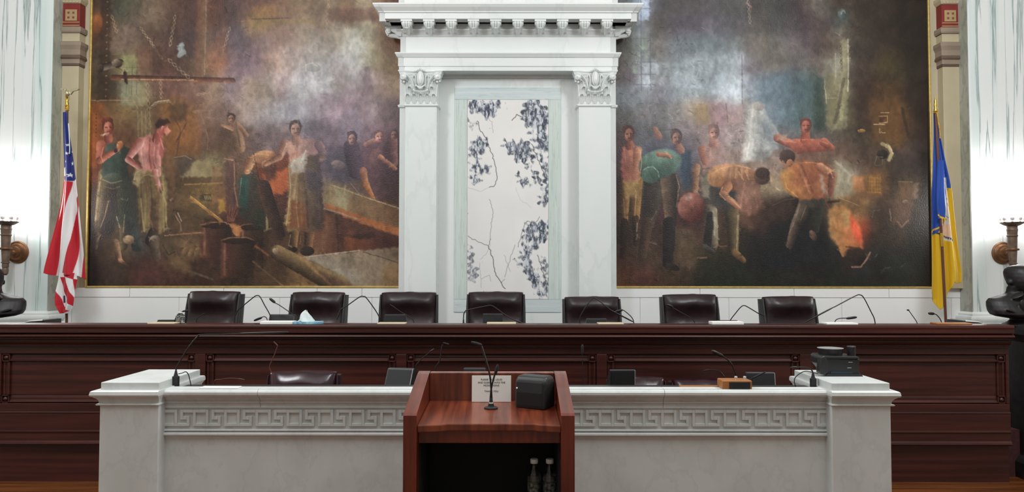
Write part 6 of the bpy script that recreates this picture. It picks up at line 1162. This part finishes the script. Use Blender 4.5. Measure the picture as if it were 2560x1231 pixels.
GP = 'gooseneck microphones behind the marble bench'
YM = 5.90
mic('short bent gooseneck microphone in front of the small water bottle on the council desk', [(437, 806), (440, 795), (450, 783), (458, 780)], YM, WS, [(456, 780), (471, 777)])
mic('thin gooseneck microphone standing before the leftmost council chair', [(492, 812), (492, 799), (503, 790)], YM, WS, [(502, 790), (511, 785)], .0028, .004)
mic('tall gooseneck microphone folded left over the leftmost council chair', [(676, 792), (662, 765), (650, 743), (642, 740), (632, 746), (605, 768), (590, 780)], YM, WS, [(596, 774), (588, 790)], .0042, .005)
mic('gooseneck microphone with an egg shaped head reaching left above the white tray', [(748, 800), (726, 783), (700, 765), (685, 757)], YM, WS, [(688, 758), (674, 747)], .0035, .011)
mic('low gooseneck microphone lying left beside the bright white tray near the tissue box', [(668, 800), (662, 793), (652, 795)], YM, WS, [(655, 795), (635, 803)], .0035, .009)
mic('tall gooseneck microphone folded left over the second council chair', [(948, 793), (918, 748), (908, 742), (898, 744), (868, 765), (850, 775)], YM, WS, [(852, 774), (842, 800)], .0042, .005)
mic('gooseneck microphone curving left before the third council chair', [(1036, 812), (1030, 797), (1005, 782), (987, 770)], YM, WS, [(990, 772), (975, 762)], .003, .004, sm='black_metal')
mic('gooseneck microphone with an upright black handle left of the middle council chair', [(1159, 795), (1160, 785), (1164, 778), (1172, 775), (1215, 766), (1232, 766), (1262, 787), (1290, 803)], YM, WS, [(1286, 801), (1318, 813)], .0040, .006, base=.055, bw=.0085)
mic('tall gooseneck microphone with a sharp bend before the fifth council chair', [(1450, 812), (1450, 795), (1458, 778), (1480, 748), (1490, 747), (1530, 778)], YM, WS, [(1524, 774), (1585, 806)], .0040, .006)
mic('gooseneck microphone turned back to the left edge, right of the fifth council chair', [(1586, 815), (1581, 796), (1562, 778), (1554, 775)], YM, WS, [(1557, 775), (1538, 780)], .0035, .010)
mic('gooseneck microphone with small head before the dark sixth council chair', [(1738, 816), (1736, 804), (1725, 794), (1690, 774), (1678, 767)], YM, WS, [(1682, 768), (1667, 761)], .0030, .010)
mic('gooseneck microphone rising from the low loudspeaker and bending right to the last chair', [(1825, 803), (1840, 782), (1852, 768), (1860, 764), (1870, 768), (1895, 783)], YM, WS, [(1893, 782), (1912, 790)], .0040, .005)
mic('longest gooseneck microphone, bent down to the left over the rightmost chair', [(2189, 817), (2186, 797), (2178, 780), (2160, 745), (2150, 737), (2138, 740), (2100, 760), (2085, 768)], YM, WS, [(2086, 767), (2008, 808)], .0042, .006)
mic('low gooseneck microphone pointing right above the low loudspeaker beside the rightmost chair', [(2087, 808), (2090, 800), (2100, 796), (2118, 795)], YM, WS, [(2116, 796), (2142, 793)], .0035, .010)
mic('thin gooseneck microphone with a tiny hooked head, left of the blue and gold flag', [(2294, 818), (2292, 805), (2280, 787), (2272, 776)], YM, WS, [(2273, 775), (2267, 775)], .0032, .006)
mic('small gooseneck microphone arching left just before the blue and gold flag', [(2356, 816), (2352, 800), (2342, 787), (2334, 784)], YM, WS, [(2336, 784), (2321, 783)], .0038, .011)
mic('long shotgun microphone on a bent stem at the left end of the marble bench', [(440, 938), (441, 922), (447, 910), (470, 872), (494, 843), (504, 838), (560, 837), (606, 835)], 3.565, LG, [(600, 835), (722, 832)], .0036, .0055, base=ZP(942, 3.565) - LG, bw=.014, cable=[(446, 936, 3.565), (456, 934, 3.57), (465, 931, 3.57), (472, 940, 3.572), (478, 966, 3.572)], group=GP)
mic('thin reddish wire microphone above the burgundy chair behind the marble bench', [(684, 945), (675, 925), (675, 914), (684, 894), (692, 872), (694, 864)], 3.80, .95, [(695, 866), (684, 855)], .0025, .0032, group=GP, sm='pole', hm='pole')
mic('thin low wire microphone behind the paper sheaf on the marble bench', [(536, 955), (552, 950), (578, 947), (600, 949)], 3.80, .95, [(596, 948), (612, 951)], .0022, .003, group=GP, sm='pole', hm='pole')
mic('thin curved microphone rising behind the tilted monitor left of the lectern', [(1040, 922), (1044, 910), (1058, 895), (1076, 880)], 3.80, .95, [(1074, 881), (1086, 873)], .003, .0042, group=GP)
mic('upright thin microphone with a bent tip just above the lectern left corner', [(1088, 926), (1097, 908), (1101, 895), (1104, 872), (1107, 862)], 3.80, .95, [(1108, 858), (1123, 862)], .003, .004, group=GP)
mic('microphone with an upright head, seen right above the lectern right side', [(1458, 955), (1457, 925), (1456, 890)], 3.80, .95, [(1456, 888), (1456, 862)], .002, .007, group=GP)
mic('gooseneck microphone leaning left behind the wooden control box', [(1842, 950), (1836, 926), (1826, 906), (1806, 890)], 3.80, .95, [(1808, 891), (1780, 877)], .0032, .009, group=GP)
mic('thin dark microphone arching left low behind the wooden strip', [(1813, 950), (1808, 938), (1796, 927), (1770, 925)], 3.80, .95, [(1774, 925), (1758, 927)], .0022, .003, group=GP)
mic('black microphone stub leaning right out of the wooden control box', [(1880, 950), (1884, 944)], 3.70, .95, [(1880, 946), (1916, 929)], .0032, .004, group=GP)
mic('microphone with black block base at the right end of the marble bench, before the pier', [(2033, 940), (2031, 928), (2024, 921), (2008, 918), (1990, 918)], 3.565, LG, [(1994, 918), (1976, 919)], .0036, .005, base=ZP(946, 3.565) - LG, bw=.013, cable=[(2046, 935, 3.575), (2028, 930, 3.575), (2010, 929, 3.572), (1992, 940, 3.570), (1986, 952, 3.570), (1990, 969, 3.568)], group=GP)
# lectern microphone with two crossing stems
fy = 2.93; f = Vector((XP(1228, fy, 1010), fy, slope(fy))); t = thing('lectern_microphone', 'twin stemmed black microphone rising from a round base on the lectern', 'microphone', f)
b = MB(); b.lathe([(.027, 0), (.027, .004), (.020, .008), (.012, .009), (.010, .020)], f, 28); b.build('base', M['black'], t, True)
b = MB(); b.lathe([(.0085, .010), (.0080, .024)], f, 20); b.build('neck_band', M['paper'], t, True)
b = MB(); b.lathe([(.0075, .024), (.0065, .034), (.004, .042)], f, 16); b.build('collar', M['black'], t, True)
for pts, hd, hr in (([(1229, 990), (1228, 970), (1225, 940), (1219, 915), (1210, 885), (1204, 866)], [(1205, 864), (1178, 856)], .0065), ([(1226, 990), (1229, 970), (1235, 945), (1239, 930)], [(1238, 938), (1245, 912)], .0062)):
    b = MB(); b.tube(spline([f + Vector((.003 if pts[0][0] > 1228 else -.003, 0, .036))] + [P(x, y, fy) for x, y in pts[1:]], 5), .0034, 8); s = b.build('stem', M['black_metal'], t, True)
    h0, h1 = P(hd[0][0], hd[0][1], fy), P(hd[1][0], hd[1][1], fy); d = h1 - h0; ax = d.normalized(); a = Vector((0, 1, 0)); c2 = ax.cross(a); b = MB()
    b.rings([[h0 + d * k / 6 + a * hr * q * math.cos(2 * math.pi * j / 12) + c2 * hr * q * math.sin(2 * math.pi * j / 12) for j in range(12)] for k, q in enumerate((.6, 1, 1, 1, 1, .9, .5))]); b.build('head', M['black_matte'], t, True)

# ------------------------------------------------------------------ flags
def drape(canvas, rows, Y, folds, amp, seed=0):
    """cloth hanging in folds: rows = (canvas y, left, right); returns the list of rows as (u, v) grid places"""
    ys = [r[0] for r in rows]; ls = [r[1] for r in rows]; rs = [r[2] for r in rows]
    def place(u, v):
        y = ys[0] + (ys[-1] - ys[0]) * v; l, r = np.interp(y, ys, ls), np.interp(y, ys, rs); x = l + (r - l) * u
        k = min(1, .15 + v * 1.1); d = amp * k * math.sin(folds * math.pi * 2 * u + 1.1 * math.sin(v * 4 + seed)) + amp * .35 * k * math.sin(folds * 4.6 * math.pi * u + 3 * v + seed)
        return x, y, d
    return place
def cloth(name, canvas, sheets, m, parent, nu=230, nv=420):
    me = bpy.data.meshes.new(name); co = []; fc = []; cl = []; L = canvas.lin()
    for (pl, Y) in sheets:
        o = len(co)
        for i in range(nv + 1):
            for j in range(nu + 1):
                x, y, d = pl(j / nu, i / nv); p = P(x, y, Y); p.y += d; co.append(p)
                a = min(canvas.H - 1, max(0, int((y - canvas.y0) / canvas.step))); c = min(canvas.W - 1, max(0, int((x - canvas.x0) / canvas.step))); cl.append((*L[a, c], 1))
        for i in range(nv):
            for j in range(nu):
                k = o + i * (nu + 1) + j; fc.append((k, k + 1, k + nu + 2, k + nu + 1))
    me.from_pydata(co, [], fc); a = me.attributes.new('pattern', 'FLOAT_COLOR', 'POINT'); a.data.foreach_set('color', np.array(cl, np.float32).ravel()); me.materials.append(m)
    me.polygons.foreach_set('use_smooth', np.ones(len(fc), bool)); o = bpy.data.objects.new(name, me); COL.objects.link(o); o.parent = parent; o.matrix_parent_inverse = Matrix.Translation(-parent.location)
    d = o.modifiers.new('thickness', 'SOLIDIFY'); d.thickness = .003; d.offset = 0; return o
FY = 7.42
t = thing('striped_flag', 'draped red and white striped flag with starry blue field, beside the forge mural', 'flag', (XP(170, FY, 810), FY, PLAT))
ptop, pbot = P(167, 262, FY), P(170, 812, FY)
b = MB(); b.tube([(pbot.x, FY, PLAT + .05), ptop], .013, 12); b.build('pole', M['pole'], t, True)
b = MB(); b.lathe([(.15, 0), (.15, .015), (.12, .03), (.05, .05), (.022, .07), (.018, .12)], (pbot.x, FY, PLAT), 28); b.build('stand', M['brass'], t, True)
cv = paint_flag()
main = drape(cv, [(283, 161.5, 172), (312, 161.5, 174), (330, 161.5, 178), (360, 161.5, 184), (400, 161.5, 191), (440, 161, 196), (455, 160, 198), (480, 157, 201), (520, 150, 206), (560, 141, 209.5), (600, 133, 212), (640, 125, 214), (670, 119, 216), (684, 117, 217)], FY, 1.6, .035)
def main2(u, v):
    x, y, d = main(u, v); k = max(0, (v - .85) / .15)
    return x, y + k * (u * 14 + 4 * math.sin(u * 7)), d - .03
tail = drape(cv, [(684, 148, 190), (700, 145, 192), (725, 141, 186), (745, 140, 185), (765, 142, 182), (785, 152, 172)], FY + .015, 1.2, .022, 2)
cloth('cloth', cv, [(main2, FY), (tail, FY - .05)], M['cloth'], t)
b = MB(); b.tube(spline([P(171, 310, FY - .035), P(173, 340, FY - .045), P(174, 372, FY - .05), P(173.5, 386, FY - .05)]), .005, 6); b.build('cord', M['tissue'], t, True)
b = MB()                                               # pole top: sleeve, gold cord, spread eagle
b.lathe([(.015, ZP(262, FY) - .01), (.017, ZP(258, FY)), (.013, ZP(256, FY)), (.013, ZP(246, FY)), (.018, ZP(244, FY)), (.010, ZP(242, FY))], (ptop.x, FY, 0), 16); b.build('sleeve', M['brass'], t, True)
b = MB()
for k in range(3): b.lathe([(.014, -.006), (.024, 0), (.014, .006)], (ptop.x, FY, ZP(266 + 5 * k, FY)), 14, None)
b.ell((ptop.x + .012, FY - .012, ZP(272, FY)), (.012, .012, .026)); b.build('gold_cord', M['fringe'], t, True)
b = MB(); e = Vector((ptop.x, FY, ZP(236, FY))); b.ell(e, (.022, .026, .034), Matrix.Rotation(.3, 4, 'Y')); b.ell(e + Vector((-.012, -.012, .038)), (.012, .014, .013)); b.tube([e + Vector((-.018, -.02, .040)), e + Vector((-.034, -.028, .034))], .005, 6, .001)
for s, w in ((-1, [(-.01, .02), (-.045, .055), (-.068, .060), (-.075, .052), (-.052, .034), (-.03, .0)]), (1, [(.01, .02), (.05, .062), (.10, .064), (.118, .054), (.098, .040), (.055, .028), (.03, -.005)])):
    b.prism([(e.x + x, e.z + z) for x, z in w], FY + .004, FY + .022, 'y')
b.prism([(e.x - .012, e.z - .02), (e.x + .014, e.z - .02), (e.x + .024, e.z - .058), (e.x - .004, e.z - .058)], FY + .0, FY + .014, 'y'); b.build('eagle_finial', M['silver_gilt'], t, bevel=.003)

GY = 7.42
t = thing('blue_gold_flag', 'draped blue and gold flag with a pale emblem, beside the foundry mural', 'flag', (XP(2365, GY, 810), GY, PLAT))
gt, gb = P(2339, 278, GY), P(2365, 812, GY)
b = MB(); dirv = (gt - gb) / (gt.z - gb.z); b.tube([gb + dirv * (PLAT + .05 - gb.z), gt], .013, 12); b.build('pole', M['pole'], t, True)
foot = gb + dirv * (PLAT - gb.z)
b = MB(); b.lathe([(.15, 0), (.15, .015), (.12, .03), (.05, .05), (.024, .07), (.02, .12)], (foot.x, foot.y, PLAT), 28); b.build('stand', M['brass'], t, True)
b = MB(); j0, j1 = P(2353.5, 582, GY), P(2355.5, 616, GY); b.tube([j0 + Vector((0, -.0, 0)), j1], .0165, 14); b.build('joint_sleeve', M['brass'], t, True)
b = MB(); b.lathe([(.014, ZP(279, GY)), (.018, ZP(274, GY)), (.010, ZP(270, GY)), (.016, ZP(264, GY)), (.012, ZP(258, GY)), (.014, ZP(252, GY)), (.006, ZP(246, GY)), (.001, ZP(238, GY))], (gt.x, GY, 0), 16); b.build('finial', M['brass'], t, True)
b = MB()
for k in range(2): b.lathe([(.014, -.007), (.026, 0), (.014, .007)], (gt.x, GY, ZP(278 + 4 * k, GY)), 14)
b.tube(spline([P(2342, 280, GY - .02), P(2345, 300, GY - .04), P(2349, 325, GY - .05), P(2350, 345, GY - .05)]), .006, 6); b.build('gold_cord', M['fringe'], t, True)
cb = paint_banner()
bl = drape(cb, [(284, 2334, 2341), (310, 2335, 2346), (340, 2335.5, 2350), (400, 2334, 2362), (440, 2332.5, 2371), (480, 2330, 2379), (520, 2329, 2383), (560, 2328, 2388), (600, 2327, 2393), (640, 2327, 2399), (680, 2326.5, 2405), (706, 2326, 2404)], GY + .045, 2.6, .022, 1)
def bl2(u, v):
    x, y, d = bl(u, v); k = max(0, (v - .8) / .2)
    return x, y + k * (70 * max(0, 1 - abs(u - .30) / .42)**.8 + 2 * math.sin(u * 16)), d
up = drape(cb, [(400, 2344, 2359), (470, 2343, 2361), (520, 2343, 2364), (546, 2344, 2364.5)], GY - .03, .8, .012, 0)
cloth('cloth', cb, [(bl2, GY + .045), (up, GY - .03)], M['cloth'], t)

# ------------------------------------------------------------------ torch sconces on the columns
def sconce(label, px, pxr, s):
    yf = 7.74; xr = XP(pxr, yf, 632); zr = ZP(632, yf); Yt = 7.52; xt = XP(px, Yt, 600); z = lambda p: ZP(p, Yt)
    t = thing('torch_sconce', label, 'wall lamp', (xr, yf, zr)); RX = Matrix.Rotation(math.pi / 2, 4, 'X')
    b = MB(); b.lathe([(.115, 0), (.117, .012), (.105, .024), (.100, .020), (.085, .030), (.080, .042), (.060, .046), (.055, .060), (.035, .066), (.001, .070)], n=36, M=Matrix.Translation((xr, yf, zr)) @ RX); b.build('rosette', M['bronze_brown'], t, True)
    b = MB(); b.tube(spline([(xr, yf - .06, zr - .005), (xr + (xt - xr) * .35, yf - .11, zr - .012), (xt, Yt, zr + .03)]), .022, 12); b.lathe([(.056, -.010), (.060, 0), (.056, .010)], (xt, Yt, zr + .03), 24); b.build('arm', M['bronze_brown'], t, True)
    b = MB(); pf = [(.012, z(690)), (.026, z(686)), (.030, z(676)), (.026, z(672)), (.031, z(668)), (.031, z(660)), (.040, z(659)), (.040, z(657)), (.033, z(656)), (.040, z(626)), (.044, z(592)), (.050, z(590)), (.050, z(588)), (.045, z(586)), (.048, z(578)), (.052, z(574)), (.047, z(570)), (.050, z(566)), (.045, z(563))]
    b.lathe(pf, (xt, Yt, 0), 28); b.build('torch_body', M['bronze_grey'], t, True, auto=30)
    b = MB(); b.lathe([(.045, z(565)), (.070, z(563)), (.098, z(559)), (.112, z(556.5)), (.112, z(555)), (.090, z(556)), (.040, z(557))], (xt, Yt, 0), 36); b.build('dish', M['bronze_grey'], t, True)
    for k in range(8):
        a = 2 * math.pi * (k + .3) / 8; b = MB(); q = (xt + .088 * math.cos(a), Yt + .088 * math.sin(a)); b.ell((q[0], q[1], z(547)), (.022, .022, .022)); b.lathe([(.012, 0), (.012, .012)], (q[0], q[1], z(556)), 12); b.build('glass_bead', M['bulb'], t, True)
    b = MB(); b.lathe([(.030, z(557)), (.046, z(550)), (.060, z(530)), (.064, z(505)), (.052, z(480)), (.030, z(458)), (.008, z(444)), (.001, z(442))], (xt, Yt, 0), 28); b.build('lit_globe', M['glass_lamp'], t, True)
sconce('bronze torch wall lamp with lit globe on the left marble column', 15, 45, -1)
sconce('bronze torch wall lamp with lit globe on the right marble column', 2531, 2506, 1)

# ------------------------------------------------------------------ bronze busts
def bust(label, px, pyt, pyb, Y, yaw, zped, ped_top, head_turn=0.):
    zt, zb = ZP(pyt, Y), ZP(pyb, Y); x = XP(px, Y, 740); H = zt - zb; k = H / .46; t = thing('bronze_bust', label, 'bust', (x, Y, ped_top))
    # lofted body in units of its own height: (height, half width, half depth, forward shift)
    SX, SY = 2.15, 1.75
    def loft(secs, R, n=36, e=2.4):
        rr = []
        for (z, hw, hd, f) in secs:
            ring = []
            for q in range(n):
                a = 2 * math.pi * q / n; ca, sa = math.cos(a), math.sin(a)
                ring.append(R @ Vector((SX * hw * abs(ca)**(2 / e) * (1 if ca >= 0 else -1), SY * (-f + hd * abs(sa)**(2 / e) * (1 if sa >= 0 else -1)), z)))
            rr.append(ring)
        b.rings(rr)
    b = MB(); I = Matrix(); R = Matrix.Rotation(head_turn, 4, 'Z')
    loft([(.0, .03, .05, .02), (.03, .13, .10, .03), (.06, .22, .145, .03), (.10, .272, .165, .025), (.17, .290, .165, .015), (.26, .292, .155, .0), (.33, .288, .140, -.01), (.385, .262, .120, -.02), (.42, .20, .105, -.02), (.455, .14, .095, -.015), (.48, .108, .09, -.01), (.52, .10, .09, -.005), (.60, .10, .092, .01)], I)
    loft([(.50, .05, .05, .09), (.52, .068, .085, .06), (.56, .082, .115, .045), (.62, .096, .132, .035), (.70, .106, .142, .025), (.78, .110, .146, .012), (.86, .108, .142, .0), (.92, .094, .126, -.008), (.965, .066, .09, -.01), (.99, .03, .045, -.01), (1.0, .006, .01, -.01)], R, 36, 2.15)
    def E(c, r, rot=None, head=True): c = Vector((c[0] * SX, c[1] * SY, c[2])); r = (r[0] * SX, r[1] * SY, r[2]); b.ell((R @ c) if head else c, r, ((R if head else Matrix()) @ (rot or Matrix())), 20, 14)
    E((0, -.168, .66), (.020, .034, .052), Matrix.Rotation(-.28, 4, 'X')); E((0, -.182, .635), (.026, .020, .016)); E((0, -.150, .735), (.078, .024, .016)); E((0, -.150, .588), (.042, .018, .010)); E((0, -.146, .566), (.036, .020, .012)); E((0, -.130, .528), (.044, .034, .030))
    for s in (-1, 1): E((s * .108, .01, .68), (.014, .032, .052)); E((s * .042, -.138, .700), (.022, .014, .012)); E((s * .055, -.100, .635), (.026, .030, .034))
    for s in (-1, 1):                                   # coat: lapels, collar, open front
        E((s * .075, -.168, .24), (.040, .020, .150), Matrix.Rotation(s * .48, 4, 'Y'), False); E((s * .095, -.09, .435), (.060, .07, .030), Matrix.Rotation(s * .5, 4, 'Y'), False); E((s * .18, -.15, .16), (.07, .02, .016), Matrix.Rotation(s * -.25, 4, 'Y'), False)
    E((0, -.160, .33), (.026, .022, .10), None, False); E((0, -.125, .435), (.040, .022, .022), None, False)
    bmesh.ops.transform(b.b, matrix=Matrix.Translation((x, Y, zb)) @ Matrix.Rotation(yaw, 4, 'Z') @ Matrix.Scale(H, 4), verts=b.b.verts)
    o = b.build('figure', M['bronze'], t, True, auto=180)
    d = o.modifiers.new('one_skin', 'REMESH'); d.mode = 'VOXEL'; d.voxel_size = .005; d.use_smooth_shade = True
    d = o.modifiers.new('soften', 'SMOOTH'); d.iterations = 4; d.factor = .5
    zs = zb - ped_top + .02
    b = MB(); b.lathe([(.125, 0), (.125, .014), (.105, .024), (.085, .034), (.070, max(.05, zs * .7)), (.075, zs), (.06, zs + .02)], (x, Y, ped_top), 32); b.build('socle', M['bronze'], t, True)
    return t
def pedestal(label, x, Y, top, m):
    t = thing('bust_pedestal', label, 'pedestal', (x, Y, 0)); b = MB(); w = .17
    b.mould(x - w, x + w, Y - w, Y + w, [(.04, 0), (.04, .12), (.02, .15), (0, .17), (0, top - .12), (.012, top - .10), (.03, top - .07), (.045, top - .06), (.045, top - .02), (.035, top), (0, top)], True); b.build('shaft', m, t, bevel=.004)
YR = 5.90
xb = XP(2549, YR, 740); ptop = ZP(817, YR - .12)
bust('dark bronze bust with broad shoulders at the right edge, before the right column', 2549, 661, 798, YR, math.radians(8), None, ptop, .2)
pedestal('dark pedestal standing at the right end of the council desk', xb + .12, YR, ptop, M['bronze'])
xb = XP(-28, 6.55, 740); ptop = ZP(822, 6.45)
bust('dark bronze bust cut by the left edge, before the left column', -30, 664, 800, 6.55, math.radians(12), None, ptop, .55)
pedestal('dark pedestal behind the left end of the council desk under the bust', xb, 6.55, ptop, M['bronze'])

# ------------------------------------------------------------------ cable on the floor
yc = 5.36
b = MB(); b.tube(spline([(XP(2215, yc, 1221), yc, .011), (XP(2330, yc, 1221), yc + .01, .011), (XP(2450, yc, 1221), yc - .006, .011), (XP(2640, yc, 1221), yc - .03, .011)], 8), .011, 8)
tag(b.build('floor_cable', M['black'], None, True), 'black cable lying along the wooden floor before the council desk at right', 'cable')
